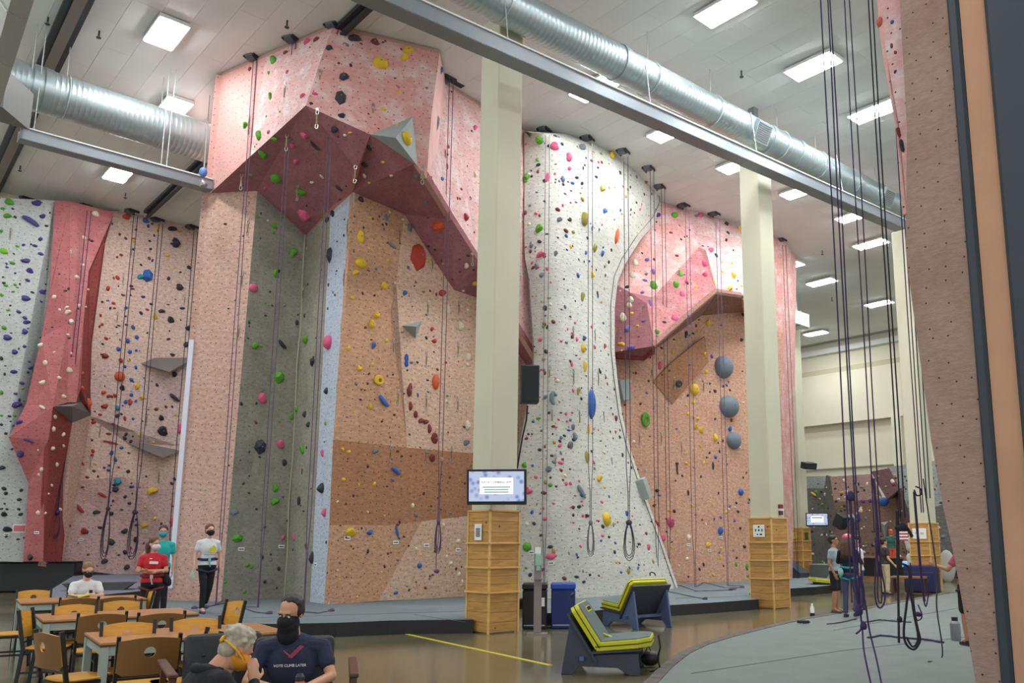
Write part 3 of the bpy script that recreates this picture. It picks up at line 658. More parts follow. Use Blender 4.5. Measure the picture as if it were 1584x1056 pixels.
facet('dark_panel', [HP(1391, 756, .3), HP(1410, 800, .4), HP(1480, 770, .5), HP(1500, 770, .5), HP(1500, 892, .5), HP(1398, 890, .5)], Wbd, tH, reg='boulder')
volume('wall_volume', [HP(1362, 808, 1.0), HP(1374, 806, 1.0), HP(1370, 840, 1.0)], HP(1368, 812, 1.8), None, 'pale grey tall triangular volume on the far bouldering wall')
volume('wall_volume', [HP(1304, 800, 1.0), HP(1318, 793, 1.0), HP(1326, 803, 1.0), HP(1318, 812, 1.0)], HP(1316, 800, 1.6), None, 'grey triangular volume left on the far bouldering wall')
# ================================================================ wooden pedestals round the pillars
mPine = plankmat('pine_boards', (198, 148, 80), .5); mPineE = mat('pine_edge', (222, 180, 108), .5, var=.08, scale=6)
mPaper = mat('paper', (240, 240, 236), .8); mInk = mat('ink', (30, 32, 36), .8); mGreenInk = mat('green_ink', (60, 130, 70), .8)
def text(body, size, loc, R, m, parent, name='lettering', align='CENTER', thick=.002):
    cu = bpy.data.curves.new(name, 'FONT'); cu.body = body; cu.size = size; cu.align_x = align; cu.align_y = 'CENTER'; cu.extrude = thick; cu.resolution_u = 2
    o = bpy.data.objects.new(name, cu); dg = bpy.context.evaluated_depsgraph_get(); C.objects.link(o); dg.update()
    me = bpy.data.meshes.new_from_object(o.evaluated_get(dg)); bpy.data.objects.remove(o); me.materials.clear(); me.materials.append(m)
    o = bpy.data.objects.new(name, me); C.objects.link(o); o.parent = parent
    o.matrix_local = Matrix.Translation(Vector(loc)) @ R.to_4x4(); return o
boardmesh = {}
def pedestal(x, y, label, lite=False):
    t = thing('pillar_pedestal', label, 'pedestal', (x, y, 0), RZ)
    lv = [.02, .72, 1.16, 1.60, 2.19]
    for k in range(4):
        R = Rz(k*math.pi/2)
        for a, b in zip(lv[:-1], lv[1:]):
            nb = 4 if a < .1 else 3
            for q in range(nb):
                h = (b-a)/nb
                o = MB().box(R @ Vector((0, -.322, a+h*(q+.5))), (.64, .024+.006*((q*7+k) % 3), h-.006), R).build('board', mPine, t)
        for z in lv[1:]:
            MB().box(R @ Vector((0, -.335, z)), (.72 if z < 2 else .72, .095 if z < 2 else .05, .03), R).build('ledge', mPineE, t)
        c = R @ Vector((-.335, -.335, 1.1)); MB().box(c, (.035, .035, 2.2), R).build('corner_post', mPineE, t)
    return t
PL_ = [pedestal(*PIL[0], 'nearest wooden pedestal, wrapped around the pillar below the big screen'), pedestal(*PIL[1], 'wooden pedestal at the foot of the second pillar, with a white sheet'),
       pedestal(*PIL[2], 'wooden pedestal at the foot of the right-hand pillar behind the ropes'), pedestal(*PIL[3], 'farthest and smallest wooden pedestal, under the small distant screen')]
def face_pt(i, a, z, face='L'):
    """world point on a pedestal's visible face: L looks along -s, R along -t"""
    x, y = PIL[i]; s, t = toST((x, y))
    return ST(s-.345, t+a, z) if face == 'L' else ST(s+a, t-.345, z)
RL = Rz(RZ-math.pi/2) @ Rx(math.pi/2); RR = Rz(RZ) @ Rx(math.pi/2)
def sheet(i, a, z, w_, h_, label, marks=(), face='L', m=None):
    p = face_pt(i, a, z, face); R = RL if face == 'L' else RR; nrm = R @ Vector((0, 0, 1))
    t = thing('paper_sign', label, 'sign', p+nrm*.012)
    MB().box((0, 0, 0), (w_, h_, .008), R).build('sheet', m or mPaper, t)
    for mx, my, sx, sy, mm in marks: MB().box(R @ Vector((mx*w_, my*h_, .006)), (sx*w_, sy*h_, .004), R).build('print', mm, t)
    return t
sheet(0, .0, 1.80, .22, .30, 'white paper notice on the left face of the nearest pedestal', [(0, .2-.09*k, .6, .05, mInk) for k in range(6)])
sheet(1, .02, 1.88, .34, .30, 'white sheet with small green and dark figures on the second pedestal', [(-.28, .05, .12, .2, mGreenInk), (0, .05, .12, .16, mInk), (.28, .05, .12, .2, mGreenInk), (0, .32, .14, .14, mInk), (.18, -.3, .2, .12, mInk), (-.12, -.3, .12, .1, mInk)])
sheet(2, -.02, 1.86, .46, .34, 'white sheet on the left face of the right-hand pedestal', [(-.2, .05, .2, .24, mat('faded_print', (196, 204, 196), .8)), (.2, .0, .24, .2, MATS['faded_print'])])
sheet(3, .1, 1.85, .3, .3, 'small yellow sheet on the farthest pedestal', (), 'L', mat('yellow_paper', (214, 190, 60), .8)); sheet(3, 0, 1.82, .28, .34, 'dark green notice on the right face of the farthest pedestal', (), 'R', mat('dark_green_paper', (70, 84, 40), .8))
# striped pennant left of the right-hand pedestal
p = face_pt(2, .55, 1.80); t = thing('striped_banner', 'small red and white striped banner hung beside the right-hand pedestal', 'banner', p)
for k in range(7): MB().box(RL @ Vector((0, .15-.05*k, 0)), (.34, .05, .008), RL).build('stripe', mat('banner_red', (176, 70, 84), .8) if k % 2 == 0 else mPaper, t)
MB().box(RL @ Vector((0, .20, -.02)), (.38, .03, .03), RL).build('rod', mBlack, t)
# fire alarm on the second pillar
p = ST(toST(PIL[1])[0]+.1, toST(PIL[1])[1]-.305-.03, 2.42); t = thing('fire_alarm', 'small red and white fire alarm on the second pillar above its pedestal', 'fire alarm', p)
MB().box((0, 0, .06), (.14, .06, .1), Rz(RZ)).build('alarm_box', mat('alarm_red', (130, 40, 40), .5), t); MB().box((0, 0, -.02), (.16, .08, .05), Rz(RZ)).build('strobe', mWhiteM, t); MB().box((0, 0, -.1), (.12, .05, .1), Rz(RZ)).build('pull_box', mat('alarm_brown', (96, 50, 44), .5), t)
# ================================================================ screens and speakers
def screen(loc, yaw, tilt, label, wv=1.07, hv=.63, writing=True):
    t = thing('wall_screen', label, 'screen', loc, yaw); R = Rx(math.pi/2+tilt)
    b = MB().box(Rx(tilt) @ Vector((0, .03, 0)), (wv, .06, hv), Rx(tilt)); b.build('bezel', mBlack, t, bevel=.01)
    m = MATS.get('screen_glow')
    if not m:
        m = bpy.data.materials.new('screen_glow'); m.use_nodes = True; nt = m.node_tree; bs = nt.nodes['Principled BSDF']; L = nt.links.new
        tc = nd(nt, 'ShaderNodeTexCoord'); n = nd(nt, 'ShaderNodeTexVoronoi'); n.inputs['Scale'].default_value = 9; L(tc.outputs['Object'], n.inputs['Vector'])
        rp = nd(nt, 'ShaderNodeValToRGB'); e = rp.color_ramp.elements; e[0].color = srgb(108, 138, 204); e[0].position = .1; e[1].color = srgb(198, 210, 240); e[1].position = .5
        L(n.outputs['Distance'], rp.inputs[0]); L(rp.outputs[0], bs.inputs['Emission Color']); bs.inputs['Emission Strength'].default_value = 1.0; bs.inputs['Base Color'].default_value = (.02, .02, .02, 1); MATS['screen_glow'] = m
    MB().box(Rx(tilt) @ Vector((0, -.004, .012)), (wv-.08, .006, hv-.10), Rx(tilt)).build('display', m, t)
    pc = mat('screen_white', (250, 252, 250), .5, emit=1.0)
    pan = MB().box(Rx(tilt) @ Vector((0, -.009, .02)), (wv*.56, .004, hv*.46), Rx(tilt)).build('text_panel', pc, t)
    ink = mat('screen_ink', (60, 84, 88), .8); ink2 = mat('screen_ink_soft', (150, 186, 186), .8)
    if writing:
        text('KAYA CLIMBING APP', .058, Rx(tilt) @ Vector((0, -.0145, .085)), R, mInk, pan)
    else: MB().box(Rx(tilt) @ Vector((0, -.013, .085)), (.46, .003, .04), Rx(tilt)).build('lettering', ink, pan)
    for k in range(3): MB().box(Rx(tilt) @ Vector((0, -.013, .0-.045*k)), (.44 if k else .5, .003, .018), Rx(tilt)).build('text_line', ink2, pan)
    MB().box((0, .30, 0), (.12, .5, .10)).box((0, .07, 0), (.35, .03, .3)).build('bracket', mSteelD, t)
    return t
p = atY(768, 753, 15.05); screen(p, math.radians(-3), math.radians(6), 'large screen glowing blue on the nearest pillar above its pedestal')
p = atY(1264, 803.5, 38.1); screen(p, math.radians(-8), math.radians(4), 'small distant screen glowing blue on the farthest pillar', .98, .60, False)
def speaker(loc, rz, d, label, tilt=0):
    t = thing('loudspeaker', label, 'speaker', loc, rz); MB().box((0, 0, 0), d, Rx(tilt)).build('cabinet', mat('speaker_black', (44, 48, 52), .6), t, bevel=.015)
    MB().box(Rx(tilt) @ Vector((0, -d[1]/2-.006, 0)), (d[0]*.9, .012, d[2]*.92), Rx(tilt)).build('speaker_grille', mat('grille_black', (36, 42, 46), .8), t)
    MB().box((0, d[1]/2+.1, 0), (.08, .22, .08)).build('bracket', mSteelD, t); return t
p = atY(819, 595, 17.2); speaker(p, math.radians(8), (.38, .42, .78), 'big dark loudspeaker hung behind the nearest pillar against the white wall', .06)
# cable of that speaker
tag(MB().tube([atY(816, 628, 17.5), atY(814, 650, 18.2), atY(808, 676, 19.0), atY(804, 700, 19.6), atY(800, 724, 19.9)], .02, 5).build('speaker_cable', mBlack), 'black cable trailing down from the big loudspeaker', 'cable')
p = atY(1251, 720, 38.6); speaker(p, math.radians(20), (.62, .4, .3), 'grey loudspeaker pointing right on the farthest pillar', .25)
p = atY(1218, 720, 38.9); speaker(p, math.radians(-30), (.3, .3, .26), 'small black loudspeaker on the left of the farthest pillar', .1)
p = atY(1301, 806, 38.6); speaker(p, math.radians(30), (.42, .5, .62), 'black loudspeaker right beside the small distant screen', .5)
# ================================================================ bins and sanitiser stand
def bin_(x, y, rz, m, mlid, label, w_=.46, h_=.86, mark=False):
    t = thing('recycling_bin', label, 'bin', (x, y, 0), rz)
    MB().box((0, 0, h_*.42), (w_, w_, h_*.84)).build('body', m, t, bevel=.02); MB().box((0, 0, h_*.91), (w_+.02, w_+.02, h_*.14)).build('lid', mlid, t, bevel=.025)
    MB().box((0, -w_/2-.004, .07), (w_*.86, .008, .02)).build('base_line', mat('bin_line', (170, 180, 200), .6), t)
    if mark: MB().box((.13, -w_/2-.004, .5), (.12, .006, .16)).build('sticker', mPaper, t)
    return t
bin_(-.96, 16.55, .02, mat('bin_black', (28, 29, 33), .5), mat('bin_black', (28, 29, 33), .5), 'black bin standing beside the nearest pedestal', mark=True)
bin_(-.42, 16.62, .02, mat('bin_navy', (24, 44, 108), .45), mat('bin_blue', (40, 74, 170), .45), 'navy blue bin with brighter blue lid')
t = thing('sanitiser_stand', 'grey hand-sanitiser stand in front of the two bins', 'sanitiser stand', (-.85, 15.45, 0), 0)
mTaupe = mat('taupe_metal', (142, 130, 126), .45, metal=.2)
MB().box((0, 0, .012), (.36, .32, .024)).build('base_plate', mTaupe, t); MB().box((0, .03, .78), (.135, .09, 1.52)).build('post', mTaupe, t, bevel=.01)
MB().box((.01, -.05, 1.30), (.11, .1, .20)).box((.01, -.05, 1.16), (.07, .08, .10)).build('dispenser', mat('dispenser_green', (150, 196, 170), .4), t, bevel=.012)
MB().box((.03, -.06, .97), (.16, .16, .02)).build('drip_tray', mTaupe, t); MB().box((0, -.018, 1.47), (.11, .006, .12)).build('instruction_label', mPaper, t)
# ================================================================ crash-pad lounge chairs
mPadG = mat('pad_grey', (92, 108, 108), .6, var=.05, scale=4); mPadY = mat('pad_yellow', (206, 204, 28), .5, bump=.1, bscale=14); mPly = mat('dark_board', (60, 66, 78), .55, var=.06, scale=3); mPlyB = mat('slate_board', (86, 102, 136), .55, var=.06, scale=3)
def lounge(loc, rz, label, side, emblem=True):
    t = thing('lounge_chair', label, 'lounge chair', loc, rz)
    poly = [(-.47, 0), (-.33, 0), (-.24, .10), (.24, .09), (.38, 0), (.52, 0), (.50, .27), (-.06, .24), (-.32, .66), (-.36, .64)]
    for y in (-.40, .36): MB().prism([(x, y, z) for x, z in poly], (0, .04, 0)).build('side_panel', side, t, bevel=.006)
    def slab_(a, b, th, w_, zoff):
        a = Vector((a[0], 0, a[1])); b = Vector((b[0], 0, b[1])); d = (b-a).normalized(); n = Vector((-d.z, 0, d.x)); 
        return a, b, d, n
    # boards: seat and back
    MB().bar((-.08, 0, .265), (.54, 0, .315), .86, .025).build('seat_board', mPly, t)
    MB().bar((-.02, 0, .16), (-.39, 0, .74), .88, .025, up=(1, 0, .5)).build('back_board', mPly, t)
    MB().box((-.2, 0, .2), (.05, .94, .05)).build('cross_bar', mPlyB, t)
    def pad(name, a, b, w_, th, cham, sgn):
        a = Vector((a[0], 0, a[1])); b = Vector((b[0], 0, b[1])); d = (b-a); L = d.length; d.normalize(); n = Vector((-d.z, 0, d.x))*sgn; y = Vector((0, 1, 0)); h = w_/2; c = cham
        out = [(0, -h), (L-c, -h), (L, -h+c), (L, h-c), (L-c, h), (0, h)]
        P = [a+d*p+y*q for p, q in out]
        k = MB().prism(P, n*th).build(name, mPadY, t, bevel=.012, seg=2)
        m = .012; out2 = [(m, -h+m), (L-c-m*.4, -h+m), (L-m, -h+c+m*.4), (L-m, h-c-m*.4), (L-c-m*.4, h-m), (m, h-m)]
        Q = [a+d*p+y*q+n*(th-.004) for p, q in out2]
        MB().prism(Q, n*.018).build('pad_cover', mPadG, k, bevel=.008)
        MB().tube([p+n*(th*.52)+(p-(a+b)/2)*.012 for p in P], .006, 5, closed=True).build('piping', mBlack, k)
        return k, d, n, y, a, L
    pad('seat_pad', (-.02, .285), (.66, .345), .86, .11, .16, 1)
    k, d, n, y, a, L = pad('back_pad', (-.03, .30), (-.36, .80), .86, .11, .06, -1)
    if emblem:
        R = Matrix((y, d, n)).transposed() if y.cross(d).dot(n) > 0 else Matrix((-y, d, n)).transposed()
        e = MB().box(a+d*(L-.12)+n*.126+y*.10, (.34, .075, .006), R).build('emblem_patch', mPadY, k)
        text('FLASHED', .07, a+d*(L-.12)+n*.131+y*.10, R, mInk, t)
    # webbing strap looping out of the seat
    MB().box((.02, .18, .425), (.05, .30, .012), Rz(.5)).box((.06, .02, .44), (.035, .22, .012), Rz(1.2) @ Rx(.3)).build('webbing_strap', mPadY, t)
    MB().tube([(-.42, -.06, .91), (-.40, -.05, .95), (-.38, 0, .97), (-.40, .05, .95), (-.42, .06, .91)], .012, 6).build('carry_handle', mBlack, t)
    return t
lounge((.22, 11.28, 0), math.radians(-8), 'nearer grey and yellow crash-pad lounge chair, seen from its side', mPly)
lounge((1.03, 16.85, 0), math.radians(126), 'grey and yellow crash-pad lounge chair seen from behind beside the mat', mPlyB).scale = (1.1, 1.1, 1.08)
lounge((7.95, 27.9, .0), math.radians(172), 'distant yellow lounge chair partly hidden by the man in grey', mPly, False)
# strap hanging and bag under the near chair
tag(MB().tube([(.95, 11.25, .44), (.97, 11.2, .30), (.93, 11.2, .16), (.96, 11.22, .05), (.90, 11.2, .015), (.82, 11.16, .012)], .012, 5).build('loose_strap', mBlack), 'black strap dangling from the front of the nearer lounge chair', 'strap')
tag(MB().ell((.84, 11.62, .10), (.14, .11, .10), nu=14, nv=8, fn=lambda p: p*(1+.15*math.sin(9*p.x+5*p.z))).tube([(.80, 11.6, .18), (.84, 11.6, .27), (.89, 11.62, .18)], .01, 5).build('gear_bag', mBlack, smooth=True), 'small black bag on the floor behind the front leg of the nearer lounge chair', 'bag')
# ================================================================ café tables and chairs
mTop = plankmat('table_wood', (190, 132, 80), .35, axis='Y', seam=False); mTopE = mat('table_edge', (70, 46, 32), .5); mLegG = mat('sage_metal', (168, 184, 176), .45)
TABS = [(-3.99, 8.70, 'café table nearest the camera, wooden top on pale metal legs'), (-5.85, 10.82, 'middle café table of the three, wooden top on pale metal legs'), (-7.90, 13.54, 'café table farthest from the camera, where the boy in white reads')]
TY = math.radians(37)
def table(x, y, label):
    t = thing('cafe_table', label, 'table', (x, y, 0), TY); L, W = 1.66, 1.10
    MB().box((0, 0, .737), (L, W, .026)).build('table_top', mTop, t); MB().box((0, 0, .7235), (L+.006, W+.006, .016)).build('edge_band', mTopE, t)
    for q, s in ((1, 0), (-1, 0)): MB().box((0, q*(W/2-.035), .675), (L-.02, .03, .085)).build('apron', mLegG, t); MB().box((q*(L/2-.035), 0, .675), (.03, W-.02, .085)).build('apron', mLegG, t)
    for a in (-1, 1):
        for b in (-1, 1): MB().box((a*(L/2-.04), b*(W/2-.04), .358), (.07, .07, .716)).build('leg', mLegG, t, bevel=.006)
    return t
for a in TABS: table(*a)
mHoney = mat('honey_ply', (222, 160, 52), .35, var=.10, scale=5, stretch=(1, 1, 8)); mBrownL = mat('brown_laminate', (134, 94, 48), .45, var=.05, scale=3); mChF = mat('chair_black', (24, 24, 27), .45)
def chair_proto():
    t = thing('cafe_chair', '', 'chair')
    def bend(x, z): return -.215-.045*(1-(x/.24)**2)*1.0-.16*(z-.50)
    # bent back panel with a round hand hole
    N = 32; k = MB(); W, Z0, Z1 = .232, .56, .865; hc = (0, .745); hr = .044
    rings = []
    for q in range(5):
        ring = []
        for i in range(N):
            a = 2*math.pi*i/N; dx, dz = math.cos(a), math.sin(a)
            zt = Z1-.0
            tx = W/abs(dx) if abs(dx) > 1e-6 else 9; tz = ((Z1-hc[1]) if dz > 0 else (hc[1]-Z0))/abs(dz) if abs(dz) > 1e-6 else 9
            R_ = min(tx, tz); r = hr+(R_-hr)*(q/4); x, z = hc[0]+dx*r, hc[1]+dz*r
            if q == 4 and dz > 0 and tz <= tx+1e-9: z -= .028*(x/W)**2
            ring.append((x, z))
        rings.append(ring)
    vs = []; 
    for th in (0, -.014):
        for ring in rings: vs += [(x, bend(x, z)+th, z) for x, z in ring]
    fs = []; mi = []
    for q in range(4):
        for i in range(N):
            j = (i+1) % N; fs.append((q*N+i, (q+1)*N+i, (q+1)*N+j, q*N+j)); mi.append(0); o = 5*N
            fs.append((o+q*N+i, o+q*N+j, o+(q+1)*N+j, o+(q+1)*N+i)); mi.append(1)
    for q in (0, 4):
        for i in range(N):
            j = (i+1) % N; fs.append((q*N+i, q*N+j, 5*N+q*N+j, 5*N+q*N+i)); mi.append(0)
    me = bpy.data.meshes.new('backrest'); me.from_pydata(vs, [], fs); me.materials.append(mHoney); me.materials.append(mBrownL)
    for p, m_ in zip(me.polygons, mi): p.material_index = m_
    o = bpy.data.objects.new('backrest', me); C.objects.link(o); o.parent = t
    s = MB(); pts = []
    for i in range(24):
        a = 2*math.pi*i/24; c, d = math.cos(a), math.sin(a); e = .5
        pts.append((math.copysign(abs(c)**e, c)*.215, .0+math.copysign(abs(d)**e, d)*.205, .443))
    s.prism(pts, (0, 0, .024)).build('seat', mHoney, t, bevel=.008)
    for sx in (-1, 1):
        MB().bar((sx*.235, -.235, .0), (sx*.225, -.195, .46), .028, .035).bar((sx*.225, -.195, .45), (sx*.232, -.275, .88), .028, .035).build('back_leg', mChF, t)
        MB().bar((sx*.20, .19, .44), (sx*.215, .225, .0), .028, .03).build('front_leg', mChF, t)
        MB().bar((sx*.225, -.21, .20), (sx*.21, .21, .20), .018, .022).build('side_stretcher', mChF, t)
    MB().box((0, .18, .425), (.40, .02, .03)).box((0, -.19, .425), (.44, .02, .03)).box((.2, 0, .425), (.02, .38, .03)).box((-.2, 0, .425), (.02, .38, .03)).build('seat_frame', mChF, t)
    MB().box((0, -.205, .53), (.44, .014, .018)).build('back_rail', mChF, t)
    return t
CH = chair_proto(); first = True
def chair(u, v, facing, label, zt=.865):
    """the middle of the backrest's top edge is where the photo shows it"""
    global first
    p = atZ(u, v, zt); f = Rz(facing) @ Vector((0, -.31, 0)); loc = (p.x-f.x, p.y-f.y, 0)
    if first: first = False; CH.location = loc; CH.rotation_euler = (0, 0, facing); CH['label'] = label; return CH
    return dup(CH, loc, facing, label)
FA, NE, LE, RI = TY+math.pi, TY, TY-math.pi/2, TY+math.pi/2    # the way a chair on the far / near side / left / right end looks
for u, v, f, lb in [(234, 985, NE, 'large brown-backed café chair nearest the camera, its hole showing'), (68, 978, LE+.35, 'café chair at the left end of the nearest table, seen edge on'),
    (198, 962, FA, 'honey café chair left of two on the far side of the nearest table'), (302, 955.5, FA, 'honey café chair right of two on the far side of the nearest table'), (338, 975, RI, 'café chair at the right end of the nearest table, behind the grey-haired person'),
    (160, 949, NE, 'brown-backed café chair left of two on the near side of the middle table'), (252, 948, NE, 'brown-backed café chair right of two on the near side of the middle table'), (34, 943.5, LE-.35, 'honey café chair at the left end of the middle table'),
    (116, 934.5, FA, 'honey café chair left of two on the far side of the middle table'), (188, 928.5, FA, 'honey café chair right of two on the far side of the middle table'), (369, 929, RI+.25, 'honey café chair standing alone at the right end of the middle table'),
    (124, 924.5, NE, 'brown-backed café chair left of two on the near side of the farthest table'), (182, 923, NE, 'brown-backed café chair right of two on the near side of the farthest table'), (53, 912, FA, 'honey café chair on the far side of the farthest table, beside the boy'),
    (238, 913.5, RI, 'café chair at the right end of the farthest table below the woman in red'), (-20, 931, LE, 'café chair at the left end of the farthest table, cut by the photo edge'), (128, 904, FA, 'café chair the boy in white sits on, mostly hidden')]:
    chair(u, v, f, lb)
# thin wheel beside the front table
p = atZ(268, 1056, .02); t = thing('wheelchair_wheel', 'thin dark wheel with pale rim standing beside the nearest café chair', 'wheel', (p.x, p.y, .30), math.radians(70))
MB().tube([(.29*math.cos(a*math.pi/16), 0, .29*math.sin(a*math.pi/16)) for a in range(32)], .014, 6, closed=True).build('tyre', mChF, t, smooth=True)
MB().tube([(.262*math.cos(a*math.pi/16), 0, .262*math.sin(a*math.pi/16)) for a in range(32)], .008, 6, closed=True).build('rim', mSteelG, t, smooth=True)
for a in range(10): MB().tube([(0, 0, 0), (.26*math.cos(a*math.pi/5), 0, .26*math.sin(a*math.pi/5))], .003, 4).build('spoke', mSteelG, t)
# ================================================================ armchairs in front
mLeath = mat('black_leather', (34, 38, 42), .45, bump=.1, bscale=30); mWal = plankmat('walnut_arms', (92, 58, 38), .45, axis='Y', seam=False)
def armchair(x, y, rz, label):
    t = thing('armchair', label, 'armchair', (x, y, 0), rz)
    MB().box((0, .04, .36), (.62, .62, .16)).build('seat_cushion', mLeath, t, bevel=.05, seg=3)
    b = MB().box((0, 0, 0), (.60, .13, .60), None); b.v = [tuple(Rx(.16) @ Vector(v)+Vector((0, -.34, .60))) for v in b.v]; b.build('back_cushion', mLeath, t, bevel=.045, seg=3)
    for i in (-1, 0, 1): MB().ell((i*.16, -.265+.02*0, .74), (.014, .012, .014), nu=8, nv=6).build('button', mLeath, t)
    for s in (-1, 1):
        MB().bar((s*.45, -.42, .70), (s*.45, .36, .68), .07, .032).build('armrest', mWal, t, bevel=.008); MB().bar((s*.45, .30, .67), (s*.45, .34, 0), .045, .05).build('front_leg', mWal, t); MB().bar((s*.45, -.20, .67), (s*.45, -.44, 0), .045, .05).build('back_leg', mWal, t)
    MB().box((0, .06, .26), (.88, .6, .05)).build('frame', mWal, t); return t
armchair(-2.22, 6.62, math.radians(196), 'black armchair with dark wooden arms in which the man in navy sits')
armchair(-2.80, 6.9, math.radians(212), 'black buttoned armchair behind the grey-haired person')
# ================================================================ odds and ends on the floor
p = atZ(60, 914, 0); t = thing('folded_pads', 'long black vinyl pad block at the far left under the pale wall', 'pad', (-18.05, 27.9, 0), math.radians(10))
MB().box((-.9, .2, .47), (4.6, .7, .94)).build('pad_block', mMatEdge, t, bevel=.04); MB().box((-.9, .2, .95), (4.62, .72, .03)).build('top_sheet', mat('pad_top', (58, 60, 66), .6), t)
t = thing('gap_wedge', 'black wedge standing in for a dark gap in the blue-grey mat behind the boy', 'pad', atZ(150, 913, .5), math.radians(20))  # solid wedge put in for the dark recess at the mat
MB().prism([(-.55, 0, .002), (.55, 0, .002), (.75, .1, .16), (-.75, .1, .16)], (0, .5, 0)).build('wedge', mMatEdge, t)
p = atZ(1257, 955, 0); t = thing('drink_bottle', 'small pale bottle with dark base standing on the floor before the carpet', 'bottle', p)
MB().lathe((0, 0, 0), [(.05, 0), (.055, .03), (.05, .10)], 12).build('base', mBlack, t, smooth='auto'); MB().lathe((0, 0, .10), [(.045, 0), (.045, .10), (.02, .16), (.02, .2)], 12).build('bottle_body', mPaper, t, smooth='auto')
p = atZ(1479, 990, .036); t = thing('steel_flask', 'grey steel flask on the carpet beside the climber’s foot', 'bottle', p)
MB().lathe((0, 0, 0), [(.075, 0), (.08, .02), (.08, .27), (.05, .31)], 14).build('flask_body', mSteelG, t, smooth='auto'); MB().lathe((0, 0, .31), [(.05, 0), (.05, .06)], 12).build('cap', mBlack, t, smooth='auto')
tag(MB().tube([(.11*math.cos(a*.63)+.02*math.sin(a*3), .07*math.sin(a*.63), .045+.02*math.sin(a*2.1)) for a in range(30)], .014, 6).build('rope_coil', mBlack), 'small black coil of gear on the carpet edge', 'coil').location = atZ(1243, 965, .036)
# ---- right background: counter, bench, table, pads
mOak = plankmat('counter_wood', (150, 104, 66), .5, axis='Y', seam=False)
p = onS(1362, 898, 24.2); q0 = onS(1318, 898, 24.2); q1 = onS(1400, 896, 24.2)
t = thing('counter', 'low wooden counter with black front panels in the far background', 'counter', (q0.x, q0.y, 0), RZ-math.pi/2); Lc = (Vector((q1.x, q1.y))-Vector((q0.x, q0.y))).length
MB().box((Lc/2, .25, .93), (Lc, .55, .06)).build('counter_top', mOak, t); MB().box((Lc/2, .05, .06), (Lc, .08, .12)).build('base_rail', mOak, t)
for k in range(2): MB().box((Lc*(.25+.5*k), .04, .51), (Lc*.47, .05, .76)).build('front_panel', mBlack, t)
for k in range(3): MB().box((Lc*k/2, .06, .46), (.07, .10, .92)).build('upright', mOak, t)
t = thing('wooden_bench', 'brown wooden bench table on the carpet behind the hanging ropes', 'table', (*g(1405, 921), .036), RZ-math.pi/2+.3)
MB().box((0, .25, .50), (1.0, .55, .05)).build('bench_top', mOak, t)
for a in (-.44, .44):
    for b in (.02, .48): MB().box((a, b, .24), (.07, .07, .48)).build('leg', mat('dark_wood', (74, 48, 40), .5), t)
t = thing('cloth_box', 'navy cloth-covered box beside the right-hand pedestal', 'box', (*g(1424, 919), .036), RZ-math.pi/2+.2); MB().box((0, .3, .42), (.95, .6, .84)).build('cloth_cover', mat('navy_cloth', (40, 44, 84), .8, bump=.2, bscale=6), t, bevel=.05, seg=2); MB().box((0, -.01, .34), (.9, .04, .6)).build('cloth_drop', MATS['navy_cloth'], t, bevel=.015)
t = thing('tablet_stand', 'blue glowing tablet propped up by the right-hand pedestal', 'tablet', onS(1402, 872, 20.5), RZ-math.pi/2)
MB().box((0, 0, 0), (.30, .03, .22), Rx(-.3)).build('tablet_body', mWhiteM, t); MB().box((0, -.02, 0), (.26, .01, .18), Rx(-.3)).build('tablet_screen', mat('tablet_glow', (90, 170, 235), .4, emit=.9), t); zt_ = onS(1402, 872, 20.5).z; MB().cyl((0, .05, -.1), (0, .05, -zt_+.036), .02, 8).build('pole', mBlack, t)
t = thing('wall_rack', 'pale grey bags hanging left of the right-hand pedestal', 'rack', onS(1407, 845, 19.3), RZ-math.pi/2)
zr = onS(1407, 845, 19.3).z-.036
for k, (dx, dz, h_) in enumerate(((-.05, .1, .5), (.10, -.05, .62), (-.02, -.45, .5))): MB().ell((dx, 0, dz), (.12, .09, h_/2), nu=10, nv=8, fn=lambda p: p*(1+.12*math.sin(17*p.z))).build('bag', mat('pale_bag', (196, 202, 200), .8, var=.1, scale=6), t, smooth=True)
MB().cyl((.02, .1, .5), (.02, .1, -zr), .02, 8).box((.02, .1, -zr+.015), (.3, .3, .03)).build('rack_pole', mSteelG, t)
t = thing('leaning_pad', 'pale grey rounded pad leaning right of the right-hand pedestal', 'pad', (*g(1467, 900), .0), RZ-math.pi/2)
MB().ell((0, 0, .62), (.34, .12, .64), nu=14, nv=10).build('pad_body', mat('pale_pad', (170, 174, 164), .7), t, smooth=True)
t = thing('foam_block', 'grey foam bench block right of the farthest pedestal', 'pad', (*g(1268, 893), 0), RZ-math.pi/2); MB().box((0, .4, .27), (1.0, .8, .54)).build('block', mat('block_grey', (96, 102, 100), .7), t, bevel=.03); MB().box((0, .4, .56), (1.02, .82, .05)).build('top_cover', mat('block_top', (150, 156, 154), .7), t)
t = thing('foam_block', 'dark foam block between the second pillar and the farthest pedestal', 'pad', (*g(1222, 897), 0), RZ-math.pi/2); MB().prism([(-.5, 0, 0), (.5, 0, 0), (.5, 0, .3), (-.5, 0, 1.0)], (0, .7, 0)).build('block', mat('block_dark', (54, 62, 72), .7), t)
slab('boulder_mat', [tuple(ST(28.2, -14)[:2]), tuple(ST(30.4, -14)[:2]), tuple(ST(30.4, 14)[:2]), tuple(ST(28.2, 14)[:2])], 0, .34, mMat, mMatEdge, 'grey thick mat in front of the far bouldering wall', 'mat')
